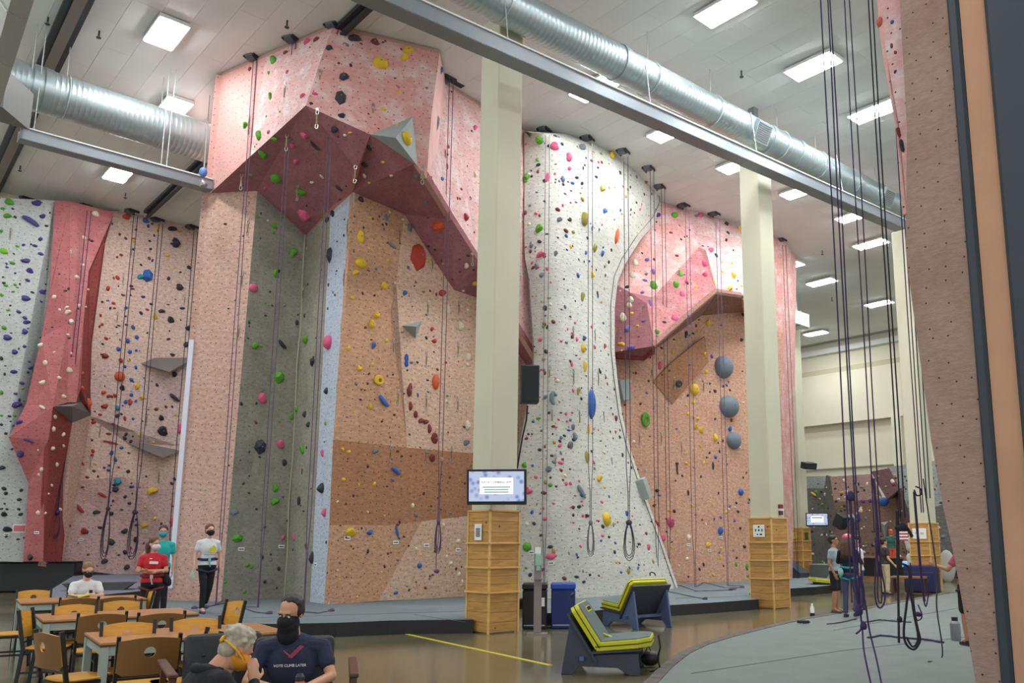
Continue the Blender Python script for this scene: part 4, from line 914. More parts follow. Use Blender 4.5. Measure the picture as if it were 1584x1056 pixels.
# ================================================================ people
def skin(nm, rgb): return mat(nm, rgb, .55, var=.05, scale=9)
SkA = skin('skin_fair', (226, 176, 148)); SkB = skin('skin_warm', (206, 150, 118)); SkC = skin('skin_tan', (176, 122, 92))
def cloth(nm, rgb): return mat(nm, rgb, .85, var=.10, scale=7, bump=.25, bscale=16)
def cap_(k, a, b, r0, r1, n=10):
    a = Vector(a); b = Vector(b); pts = [a.lerp(b, q/4) for q in range(5)]; k.tube(pts, [r0+(r1-r0)*q/4 for q in range(5)], n); k.ell(a, (r0,)*3, nu=n, nv=6); k.ell(b, (r1,)*3, nu=n, nv=6)
def fuse(k, name, m, parent, vox, it=4):
    o = k.build(name, m, parent, smooth=True)
    r = o.modifiers.new('fuse', 'REMESH'); r.mode = 'VOXEL'; r.voxel_size = vox; r.use_smooth_shade = True
    s = o.modifiers.new('smooth', 'SMOOTH'); s.iterations = it; s.factor = .5
    return o
def hand(k, w, d, pn, sd, curl=.5, s=1.0):
    """w wrist, d along the hand, pn out of the palm, sd towards the thumb"""
    w = Vector(w); d = Vector(d).normalized(); pn = Vector(pn); pn = (pn-d*pn.dot(d)).normalized(); sd_ = d.cross(pn).normalized(); sd_ = sd_ if sd_.dot(Vector(sd)) > 0 else -sd_
    R = Matrix((sd_, pn, d)).transposed(); k.ell(w+d*.052*s, (.040*s, .016*s, .056*s), R, nu=12, nv=8)
    for i, L in enumerate((.070, .078, .072, .056)):
        b = w+d*.094*s+sd_*(.030-.020*i)*s; p = b; dd = d
        for q in range(3):
            ang = curl*(.45+.5*q); dq = (d*math.cos(ang)+pn*math.sin(ang)).normalized(); e = p+dq*(L*(.45, .32, .26)[q])*s; cap_(k, p, e, (.0095, .0088, .008)[q]*s, (.0088, .008, .007)[q]*s, 7); p = e
    t0 = w+d*.028*s+sd_*.030*s; t1 = t0+(d*.55+sd_*.65+pn*.3).normalized()*.042*s; t2 = t1+(d*.9+pn*.5+sd_*.1).normalized()*.034*s
    cap_(k, t0, t1, .013*s, .011*s, 7); cap_(k, t1, t2, .0105*s, .0085*s, 7)
def person(label, loc, rz, J, look=(0, 0, 0), sk=SkA, shirt=None, sleeve='short', pants=None, legs='long', shoes=None, hair=None, hairstyle='short', mask=None, vox=.013, fem=False, curl=.6, palm=None, group=None, eyes=True):
    t = thing('person', label, 'person', loc, rz, group); P = {k: Vector(v) for k, v in J.items()}
    hc = P['head']; HR = Euler(look).to_matrix()       # head faces local -Y, then turned
    k = MB(); w = .88 if fem else 1.0
    def h(p): return hc+HR @ Vector(p)
    # torso
    tr = (P['neck']-P['pelvis']).normalized(); sx = (P['shL']-P['shR']).normalized(); fw = sx.cross(tr).normalized(); RT = Matrix((sx, fw, tr)).transposed()
    hx = (P['hipL']-P['hipR']).normalized(); hf = hx.cross(Vector((0, 0, 1))).normalized(); RH = Matrix((hx, hf, hx.cross(hf))).transposed()
    def torso(k, g):
        k.ell(P['pelvis']+Vector((0, 0, .01)), (.165+g, .115+g, .12+g), RH, 16, 10); k.ell(P['pelvis'].lerp(P['chest'], .45), (.138*w+g, .10+g, .16+g), RT, 16, 10)
        k.ell(P['chest'], (.168*w+g, .115+g, .17+g), RT, 16, 10); k.ell(P['chest'].lerp(P['neck'], .5), (.15*w+g, .085+g, .10+g), RT, 16, 8)
        for q in ('L', 'R'): cap_(k, P['chest'].lerp(P['neck'], .62), P['sh'+q], .06+g, .056*w+g, 10); cap_(k, P['neck']+Vector((0, 0, -.03)), P['sh'+q]+Vector((0, 0, .012)), .052+g*.6, .036+g*.6, 8)
        if fem:
            for q in (-1, 1): k.ell(P['chest']+RT @ Vector((q*.075, -.09, -.01)), (.062+g, .05+g, .06+g), RT, 10, 8)
    torso(k, 0)
    cap_(k, P['chest'].lerp(P['neck'], .6), P['neck'].lerp(hc, .45), .062*w, .056*w)
    for q in ('L', 'R'):
        cap_(k, P['sh'+q], P['el'+q], .050*w, .040*w); cap_(k, P['el'+q], P['wr'+q], .040*w, .027*w)
        cap_(k, P['hip'+q], P['kn'+q], .085*w, .055*w); cap_(k, P['kn'+q], P['kn'+q].lerp(P['an'+q], .35), .053*w, .056*w); cap_(k, P['kn'+q].lerp(P['an'+q], .35), P['an'+q], .056*w, .036*w); cap_(k, P['an'+q], P['toe'+q], .038, .03)
        d = P.get('hd'+q, (P['wr'+q]-P['el'+q])); pn = (palm or {}).get(q, (.0, -.3, 0) if abs(d.normalized().y) < .8 else (0, 0, -1)); th = Vector((0, -1, .2)) if abs(d.normalized().y) < .8 else Vector((-1 if q == 'L' else 1, 0, .3))
        pn = Vector(pn) if (palm or {}).get(q) else Vector((-1 if q == 'L' else 1, 0, 0))
        hand(k, P['wr'+q], d, pn, th, curl, .95 if fem else 1.0)
    # head: cranium, jaw, nose, ears, brow, lips
    k.ell(h((0, .012, .035)), (.076, .094, .088), HR, 18, 12); k.ell(h((0, -.012, -.035)), (.060, .074, .082), HR, 16, 10, fn=lambda p: Vector((p.x*(1+.25*min(0, p.z/.08)), p.y, p.z)))
    k.ell(h((0, -.066, -.085)), (.026, .024, .022), HR, 10, 6); cap_(k, h((0, -.088, .012)), h((0, -.106, -.026)), .009, .014, 8); k.ell(h((0, -.084, -.056)), (.024, .010, .008), HR, 10, 6); k.ell(h((0, -.076, .032)), (.055, .016, .012), HR, 12, 6)
    for q in (-1, 1): k.ell(h((q*.078, .012, -.006)), (.010, .022, .034), HR, 8, 8)
    fuse(k, 'body', sk, t, vox)
    if eyes:
        for q in (-1, 1):
            e = MB().ell(h((q*.031, -.081, .006)), (.014, .010, .008), HR, 10, 6).build('eye', mat('eye_white', (232, 228, 220), .3), t, smooth=True)
            MB().ell(h((q*.031, -.0895, .006)), (.006, .003, .006), HR, 8, 6).build('iris', mat('iris_dark', (40, 28, 22), .3), e, smooth=True)
            MB().tube([h((q*.012, -.090, .026)), h((q*.031, -.092, .031)), h((q*.050, -.080, .025))], .004, 5).build('eyebrow', mat('brow_dark', (50, 36, 28), .8), t)
    if shirt:
        k = MB(); torso(k, .016)
        for q in ('L', 'R'):
            e = P['el'+q]
            if sleeve == 'short': cap_(k, P['sh'+q], P['sh'+q].lerp(e, .52), .066*w, .064*w)
            elif sleeve == 'long': cap_(k, P['sh'+q], e, .066*w, .054*w); cap_(k, e, P['wr'+q], .054*w, .038*w)
            else: k.ell(P['sh'+q], (.06*w,)*3, None, 10, 8)
        fuse(k, 'shirt', shirt, t, vox)
    if pants:
        k = MB(); k.ell(P['pelvis']+Vector((0, 0, -.01)), (.178, .130, .125), RH, 16, 10)
        for q in ('L', 'R'):
            a, b, c = P['hip'+q], P['kn'+q], P['an'+q]
            if legs == 'short': cap_(k, a, a.lerp(b, .85), .100, .088)
            else: cap_(k, a, b, .098*w, .070*w); cap_(k, b, b.lerp(c, .92), .070*w, .062*w)
        fuse(k, 'trousers' if legs == 'long' else 'shorts', pants, t, vox)
    if shoes:
        for q in ('L', 'R'):
            d = (P['toe'+q]-P['an'+q]); d.z = 0; d.normalize(); k = MB(); a = P['an'+q]; z = a.z-.045
            k.ell(Vector((a.x, a.y, z))-d*.01, (.046, .046, .045), None, 10, 8); k.ell(Vector((a.x, a.y, z-.008))+d*.085, (.046, .046, .036), None, 10, 8); k.ell(Vector((a.x, a.y, z-.012))+d*.155, (.042, .042, .03), None, 10, 8); cap_(k, Vector((a.x, a.y, z-.02))-d*.03, Vector((a.x, a.y, z-.022))+d*.16, .034, .032)
            o = fuse(k, 'shoe', shoes, t, .010)
            s_ = MB(); s_.prism([Vector((a.x, a.y, a.z-.085))+d*q1+d.cross(Vector((0, 0, 1)))*q2 for q1, q2 in ((-.06, -.035), (-.07, .0), (-.06, .035), (.1, .045), (.17, .03), (.19, 0), (.17, -.03), (.1, -.045))], (0, 0, .022)); s_.build('sole', mat('shoe_sole', (60, 60, 64), .7), o)
    if hair:
        k = MB(); rnd = random.Random(len(label))
        if hairstyle == 'bald_top':
            k.ell(h((0, .035, .055)), (.082, .084, .082), HR, 18, 12)
            for q in (-1, 1): k.ell(h((q*.070, .03, .02)), (.020, .055, .055), HR, 10, 8)
        else:
            k.ell(h((0, .026, .052)), (.086, .097, .086), HR, 20, 12); k.ell(h((0, .062, .0)), (.080, .055, .08), HR, 16, 10)
        for _ in range(130 if hairstyle == 'tousled' else 60 if hairstyle in ('tousled', 'short', 'bald_top') else 24):
            a = rnd.uniform(0, 6.28); b = rnd.uniform(.15, 1.3); r = rnd.uniform(.016, .026) if hairstyle == 'tousled' else .014
            e_ = rnd.uniform(1.0, 1.22) if hairstyle == 'tousled' else 1; p = Vector((.080*e_*math.cos(a)*math.cos(b), .03+.088*e_*math.sin(a)*math.cos(b), .050+.082*e_*math.sin(b)))
            if p.y < (-.045 if hairstyle != 'bald_top' else .0) and p.z < .10: continue
            k.ell(h(p), (r, r, r*.8), HR, 6, 5)
        if hairstyle == 'pony':
            pts = [h((0, .11, .03)), h((0, .16, .0)), h((0, .165, -.07)), h((.01, .15, -.14)), h((.01, .14, -.19))]; k.tube(pts, [.03, .042, .045, .035, .015], 9)
        if hairstyle == 'long':
            for q in (-1, 0, 1): k.tube([h((q*.05, .07, .06)), h((q*.065, .10, -.05)), h((q*.075, .10, -.18)), h((q*.08, .08, -.32)), h((q*.06, .07, -.42))], [.05, .06, .06, .05, .02], 9)
        fuse(k, 'hair', hair, t, .008 if hairstyle in ('tousled', 'short', 'bald_top') else .011, 2)
    if mask:
        k = MB(); k.ell(h((0, -.040, -.040)), (.074, .093, .064), HR, 18, 12, fn=lambda p: Vector((p.x*(1-.25*max(0, -p.z/.06)), p.y, p.z)))
        k.v = [v for v in k.v]; fuse(k, 'face_mask', mask, t, .008, 3)
        for q in (-1, 1): MB().tube([h((q*.066, -.06, -.03)), h((q*.084, 0, .0)), h((q*.086, .03, .01))], .004, 5).build('mask_strap', mask, t)
    return t, h, P
def stand(s=1.0, **kw):
    J = dict(pelvis=(0, 0, .94), chest=(0, 0, 1.25), neck=(0, .01, 1.44), head=(0, -.015, 1.60), shL=(.17, .01, 1.355), shR=(-.17, .01, 1.355), elL=(.225, .03, 1.11), elR=(-.225, .03, 1.11), wrL=(.22, -.05, .87), wrR=(-.22, -.05, .87),
             hipL=(.088, 0, .90), hipR=(-.088, 0, .90), knL=(.10, -.015, .49), knR=(-.10, -.015, .49), anL=(.105, .03, .09), anR=(-.105, .03, .09), toeL=(.12, -.12, .04), toeR=(-.12, -.12, .04))
    J.update(kw); return {k: tuple(x*s for x in v) for k, v in J.items()}
def sit(s=1.0, lean=.0, **kw):
    J = dict(pelvis=(0, 0, .54), chest=(0, .02-lean*.5, .86), neck=(0, .03-lean, 1.05), head=(0, .0-lean*1.3, 1.20), shL=(.18, .02-lean, .96), shR=(-.18, .02-lean, .96), elL=(.23, -.10-lean, .74), elR=(-.23, -.10-lean, .74), wrL=(.12, -.32-lean, .68), wrR=(-.12, -.32-lean, .68),
             hipL=(.09, -.04, .53), hipR=(-.09, -.04, .53), knL=(.13, -.46, .50), knR=(-.13, -.46, .50), anL=(.13, -.44, .09), anR=(-.13, -.44, .09), toeL=(.14, -.60, .04), toeR=(-.14, -.60, .04))
    J.update(kw); return {k: tuple(x*s for x in v) for k, v in J.items()}
cBlack = cloth('black_cloth', (26, 27, 32)); cNavy = cloth('navy_tee', (36, 42, 66)); cWhite = cloth('white_tee', (226, 228, 230)); cRed = cloth('red_tee', (196, 36, 46)); cTeal = cloth('teal_tee', (40, 176, 176)); cGreyT = cloth('grey_tee', (150, 166, 170)); cJean = cloth('jeans', (66, 72, 104))
hBrown = mat('brown_hair', (92, 62, 44), .6, var=.25, scale=30); hDark = mat('dark_hair', (40, 30, 28), .55, var=.2, scale=30); hGrey = mat('grey_hair', (176, 166, 146), .7, var=.30, scale=26); hSand = mat('sandy_hair', (140, 106, 72), .6, var=.25, scale=30); hAub = mat('auburn_hair', (104, 58, 44), .6, var=.2, scale=30)
mkBlack = cloth('mask_black', (20, 20, 26)); mkWhite = cloth('mask_white', (222, 214, 212)); mkTeal = cloth('mask_teal', (36, 150, 170))
def harness(t, P, m, m2, loops=True):
    k = MB(); c = P['pelvis']+Vector((0, 0, .10)); k.tube([c+Vector((.172*math.cos(a*.3927), .128*math.sin(a*.3927), .008*math.sin(a))) for a in range(16)], .026, 7, closed=True)
    o = k.build('harness_belt', m, t, smooth=True)
    if loops:
        for q in ('L', 'R'):
            a = P['hip'+q].lerp(P['kn'+q], .22); MB().tube([a+Vector((.104*math.cos(b*.3927), .104*math.sin(b*.3927), .03*math.cos(b*.3927)*(1 if q == 'L' else -1))) for b in range(16)], .020, 6, closed=True).build('leg_loop', m, t, smooth=True)
    MB().box(c+Vector((0, -.14, -.01)), (.05, .03, .07)).tube([c+Vector((0, -.145, .02)), c+Vector((0, -.16, -.07)), c+Vector((.02, -.14, -.14))], .014, 6).build('belay_loop', m2, t)
def chest_print(t, P, parts):
    """flat prints on the shirt front; parts = (dx, dz, sx, sz, angle, mat)"""
    o = None
    for dx, dz, sx, sz, an, m, y in parts:
        o = MB().box(P['chest']+Vector((dx, y, dz)), (sx, .008, sz), Rx(.1) @ Ry(an)).build('shirt_print', m, t)
# --- boy reading
def yaw_to_cam(x, y): return math.atan2(-x, y) if False else math.atan2(x, -y)+math.pi   # local -Y towards the camera
def place(u, Y): a, b = ray(u, 880); return a*Y
X = place(134, 14.35); th = yaw_to_cam(X, 14.35)
t, h, P = person('boy in a white T-shirt and dark mask sitting reading at the farthest café table', (X, 14.35, 0), TY+.05, sit(.95, .10, head=(0, -.14, 1.22), wrL=(.10, -.40, .80), wrR=(-.06, -.40, .80), elL=(.24, -.18, .78), elR=(-.24, -.18, .78)), look=(.42, 0, .15), sk=SkA, shirt=cWhite, pants=cBlack, shoes=cBlack, hair=hSand, hairstyle='short', mask=mkBlack, curl=.8)
chest_print(t, P, [(.06, .0, .05, .05, 0, mInk, -.165), (.045, -.09, .012, .12, .15, mInk, -.165), (.085, -.09, .012, .12, -.1, mInk, -.165)])
b = thing('open_book', 'open book with yellow-green pages held on the farthest table', 'book', (X+.20, 13.83, .752), TY)
for s in (-1, 1):
    k = MB(); k.box((s*.085, 0, .02), (.16, .22, .014), Ry(-s*.22)); k.build('page_block', mat('book_pages' if s > 0 else 'book_cover', (196, 206, 60) if s > 0 else (74, 104, 44), .7), b)
# --- woman in red
X = place(236, 15.3)
t, h, P = person('woman in a red T-shirt and white mask standing with arms crossed', (X, 15.3, 0), yaw_to_cam(X, 15.3)-.05, stand(.985, elL=(.235, -.04, 1.13), elR=(-.235, -.04, 1.13), wrL=(-.05, -.19, 1.14), wrR=(.05, -.17, 1.10), hdL=(-.9, .1, .1), hdR=(.9, .15, .2)), look=(.05, 0, .75), sk=SkB, shirt=cRed, pants=cBlack, shoes=cBlack, hair=hBrown, hairstyle='pony', mask=mkWhite, fem=True, curl=.9)
harness(t, P, cloth('harness_maroon', (120, 40, 44)), mat('sling_white', (190, 186, 180), .8)); chest_print(t, P, [(.02, .03, .14, .045, .05, mPaper, -.185), (-.03, .10, .04, .014, 0, mPaper, -.165)])
MB().ell(P['pelvis']+Vector((.24, .03, .02)), (.07, .06, .12), Ry(-.5), 10, 8).tube([P['pelvis']+Vector((.16, 0, .1)), P['pelvis']+Vector((.22, 0, .12))], .012, 5).build('chalk_bag', cBlack, t, smooth=True)
# --- woman in teal behind her
X = place(248, 16.3)
t, h, P = person('woman in a teal T-shirt and teal mask behind the woman in red, hand on hip', (X, 16.3, ZM), yaw_to_cam(X, 16.3)-.1, stand(.975, elR=(-.33, .06, 1.15), wrR=(-.17, -.03, .99), hdR=(.6, -.2, -.3), shR=(-.17, .01, 1.355)), look=(.03, 0, .1), sk=SkB, shirt=cTeal, pants=cBlack, shoes=cBlack, hair=hDark, hairstyle='pony', mask=mkTeal, fem=True)
# --- woman in white walking
X = place(320, 17.0)
t, h, P = person('woman in a white T-shirt with a yellow print walking on the mat', (X, 17.0, ZM), yaw_to_cam(X, 17.0)+.25, stand(1.0, head=(0, -.03, 1.60), elL=(.24, .06, 1.12), wrL=(.25, .02, .88), elR=(-.235, .02, 1.12), wrR=(-.26, -.08, .90), knL=(.08, .02, .50), anL=(.09, .30, .17), toeL=(.09, .22, .06), knR=(-.07, -.10, .50), anR=(-.06, -.08, .09), toeR=(-.06, -.24, .04)), look=(.0, 0, .1), sk=SkA, shirt=cWhite, pants=cBlack, shoes=cloth('slate_shoe', (92, 96, 130)), hair=hAub, hairstyle='short', mask=mkBlack, fem=True)
harness(t, P, cloth('harness_navy', (44, 52, 84)), mat('sling_teal', (120, 190, 190), .8), True); chest_print(t, P, [(.04, -.03, .12, .10, 0, mat('yellow_print', (226, 210, 70), .8), -.165), (.06, .03, .06, .05, .78, MATS['yellow_print'], -.155), (0, -.12, .22, .02, 0, mat('stripe_grey', (170, 176, 190), .8), -.135)])
k = P['wrR']+Vector((-.02, -.03, -.17)); MB().lathe(k+Vector((0, 0, -.09)), [(.035, 0), (.045, .03), (.045, .13), (.025, .17), (.025, .19)], 12).build('held_bottle', mat('cloudy_bottle', (196, 200, 176), .4), t, smooth='auto')
# --- man in navy, seated in front
MX, MY = place(461, 6.55), 6.55
t, h, P = person('man in a navy T-shirt and black bandana seated in an armchair in front', (MX, MY, -.10), yaw_to_cam(MX, MY)-.10, sit(1.0, .02, pelvis=(0, .0, .52), head=(-.03, -.06, 1.215), chest=(0, -.02, .84), shL=(.205, .0, .955), shR=(-.205, .0, .955), elL=(.29, -.10, .76), elR=(-.30, -.10, .74), wrL=(.15, -.32, .73), wrR=(-.04, -.33, .71), neck=(-.01, .01, 1.06)), look=(.30, .05, -.42), sk=SkB, shirt=cNavy, pants=cloth('khaki', (168, 166, 140)), shoes=cBlack, hair=hDark, hairstyle='bald_top', mask=mkBlack, vox=.008, curl=1.0, palm={'L': (-.6, 0, -.5), 'R': (.6, 0, -.4)})
k = MB(); k.ell(h((0, -.034, -.068)), (.080, .092, .076), Euler((.30, .05, -.42)).to_matrix(), 18, 12); k.ell(P['neck']+Vector((-.03, -.075, .01)), (.082, .07, .09), None, 16, 10); fuse(k, 'bandana', mkBlack, t, .009, 5)
pr = mat('print_crimson', (196, 70, 96), .8); fr = -.152
for q in range(3):
    o_ = (q-1)*.014
    chest_print(t, P, [(.035+o_*.7, .11-o_*.2, .115, .006, -.80, pr, fr), (-.022+o_*.7, .094-o_*.6, .052, .006, .75, pr, fr)])
text('VOTE CLIMB LATER', .026, P['chest']+Vector((.0, fr-.012, .015)), Rz(0) @ Rx(math.pi/2+.05) , mPaper, t, 'lettering')
k = P['wrL']+Vector((-.055, -.09, -.02)); q = thing('water_bottle', 'orange water bottle with dark cap in the hands of the man in navy', 'bottle', Matrix.Translation((MX, MY, -.10)) @ Matrix.Rotation(yaw_to_cam(MX, MY)-.10, 4, 'Z') @ k)
MB().lathe((0, 0, -.10), [(.036, 0), (.04, .02), (.04, .14), (.030, .17)], 14).build('bottle_body', mat('bottle_orange', (232, 84, 40), .4), q, smooth='auto'); MB().lathe((0, 0, .07), [(.030, 0), (.032, .03), (.018, .05)], 12).build('cap', mat('bottle_cap', (40, 52, 60), .5), q, smooth='auto')
# --- grey-haired person seen from behind
GX, GY = place(322, 5.35), 5.35
t, h, P = person('grey-haired person in a black jacket with a yellow mask strap, seated in front, bent forward', (GX-.06, GY, -.13), math.radians(128), sit(.98, .16, pelvis=(0, .04, .50), head=(.0, -.27, 1.12), neck=(0, -.12, 1.02), elR=(-.25, -.30, .74), wrR=(-.10, -.36, .92), hdR=(.15, .05, .9), elL=(.24, -.28, .72)), look=(.55, 0, .05), sk=SkB, shirt=cloth('black_jacket', (24, 26, 30)), sleeve='long', pants=cBlack, shoes=cBlack, hair=hGrey, hairstyle='tousled', mask=cloth('mask_orange', (232, 150, 40)), vox=.008, curl=.7)
HR_ = Euler((.55, 0, .05)).to_matrix(); R2 = lambda p: h(p)
MB().tube([R2((.082, -.03, -.03)), R2((.093, .05, .0)), R2((.062, .105, .015)), R2((0, .124, .02)), R2((-.062, .105, .015)), R2((-.093, .05, .0)), R2((-.082, -.03, -.03))], .007, 6).build('head_strap', mat('strap_yellow', (236, 176, 40), .5), t)
MB().box(R2((.0, .122, .018)), (.07, .02, .045), HR_ @ Rz(-.4)).build('strap_clasp', MATS['strap_yellow'], t, bevel=.008)
MB().tube([R2((.07, -.03, -.06)), R2((.085, .01, -.05)), R2((.07, .06, -.05))], .012, 6).build('neck_scarf', cloth('violet_scarf', (150, 100, 160)), t)
k = MB(); k.tube([P['neck']+Vector((.075*math.cos(a*.4), .075*math.sin(a*.4)+.02, .015*math.sin(a*.4))) for a in range(16)], .03, 8, closed=True); fuse(k, 'collar', MATS['black_jacket'], t, .009)
# --- man in grey and helmeted woman
X = place(1291, 19.5)
t, h, P = person('man in a grey T-shirt and black shorts standing beside the woman with the pink helmet', (X, 19.5, .035), yaw_to_cam(X, 19.5)+1.25, stand(1.0, elR=(-.215, .05, 1.11), wrR=(-.20, -.05, .88)), look=(.0, 0, .05), sk=SkC, shirt=cGreyT, pants=cBlack, legs='short', shoes=cloth('olive_shoe', (92, 90, 70)), hair=hDark, hairstyle='short')
X = place(1313, 18.4)
t, h, P = person('woman in a pink helmet and black top with a teal harness, seen from behind', (X, 18.4, .035), yaw_to_cam(X, 18.4)+math.pi-.3, stand(1.0, elL=(.26, -.10, 1.15), wrL=(.16, -.30, 1.15), elR=(-.25, -.08, 1.14), wrR=(-.14, -.30, 1.18), knR=(-.11, -.10, .50), anR=(-.13, .10, .12)), look=(.05, 0, 0), sk=SkA, shirt=cBlack, sleeve='long', pants=cJean, shoes=cloth('dark_shoe', (48, 44, 50)), hair=hBrown, hairstyle='long', fem=True, eyes=False)
k = MB().ell(h((0, .015, .062)), (.108, .122, .095), Euler((.05, 0, 0)).to_matrix(), 18, 12, fn=lambda p: Vector((p.x, p.y, max(p.z, -.03)))); k.build('helmet', mat('helmet_pink', (206, 84, 112), .4), t, smooth=True)
harness(t, P, cloth('harness_teal', (44, 150, 160)), mat('sling_lime', (190, 210, 60), .8)); MB().ell(P['pelvis']+Vector((.13, .15, .0)), (.06, .05, .09), None, 10, 8).build('chalk_bag', cloth('mint_bag', (150, 184, 170)), t, smooth=True)
X = place(1328, 20.4)
person('person in a white T-shirt half hidden behind the woman with the pink helmet', (X, 20.4, .0), yaw_to_cam(X, 20.4)-1.3, stand(1.02), sk=SkB, shirt=cWhite, pants=cJean, shoes=cBlack, hair=hDark, eyes=False)
# --- distant people
X = place(1369, 26.3)
person('person in a dark T-shirt and beige trousers standing at the distant counter', (X, 26.3, 0), yaw_to_cam(X, 26.3)+2.2, stand(.99, wrR=(-.30, -.12, .92)), sk=SkB, shirt=cloth('charcoal_tee', (52, 48, 48)), pants=cloth('beige_trousers', (192, 178, 140)), shoes=cBlack, hair=hDark, eyes=False, vox=.016)
X = place(1381, 36.5)
t, h, P = person('distant person in a dark green tank top and orange cap at the bouldering wall', (X, 36.5, .34), yaw_to_cam(X, 36.5)+.2, stand(1.02), sk=SkB, shirt=cloth('green_tank', (44, 92, 84)), sleeve='none', pants=cloth('rust_shorts', (190, 80, 50)), legs='short', shoes=cBlack, hair=hDark, mask=cloth('mask_salmon', (214, 96, 72)), eyes=False, vox=.016)
MB().ell(h((0, .0, .075)), (.10, .11, .06), None, 14, 8).box(h((0, -.13, .06)), (.13, .1, .015)).build('cap', mat('cap_orange', (226, 100, 50), .7), t, smooth=True)
X = place(1497, 13.55)
t, h, P = person('climber in a pink shirt and black shorts mostly hidden behind the right wall end', (X, 13.55, .035), yaw_to_cam(X, 13.55)+math.pi+.5, stand(1.0, elL=(.32, -.02, 1.16), wrL=(.42, -.2, 1.22), elR=(-.30, -.05, 1.15), wrR=(-.30, -.25, 1.25)), sk=SkC, shirt=cloth('pink_shirt', (176, 84, 100)), sleeve='short', pants=cBlack, legs='short', shoes=cBlack, hair=hDark, eyes=False)
harness(t, P, cBlack, mat('sling_neon', (190, 230, 60), .7)); MB().ell(P['pelvis']+Vector((-.2, .12, -.0)), (.06, .06, .10), None, 10, 8).build('chalk_bag', cloth('orange_bag', (214, 110, 70)), t, smooth=True)
MB().box(P['pelvis']+Vector((-.12, .16, .06)), (.10, .03, .06), Ry(.5)).build('brush_loop', MATS['sling_neon'], t)
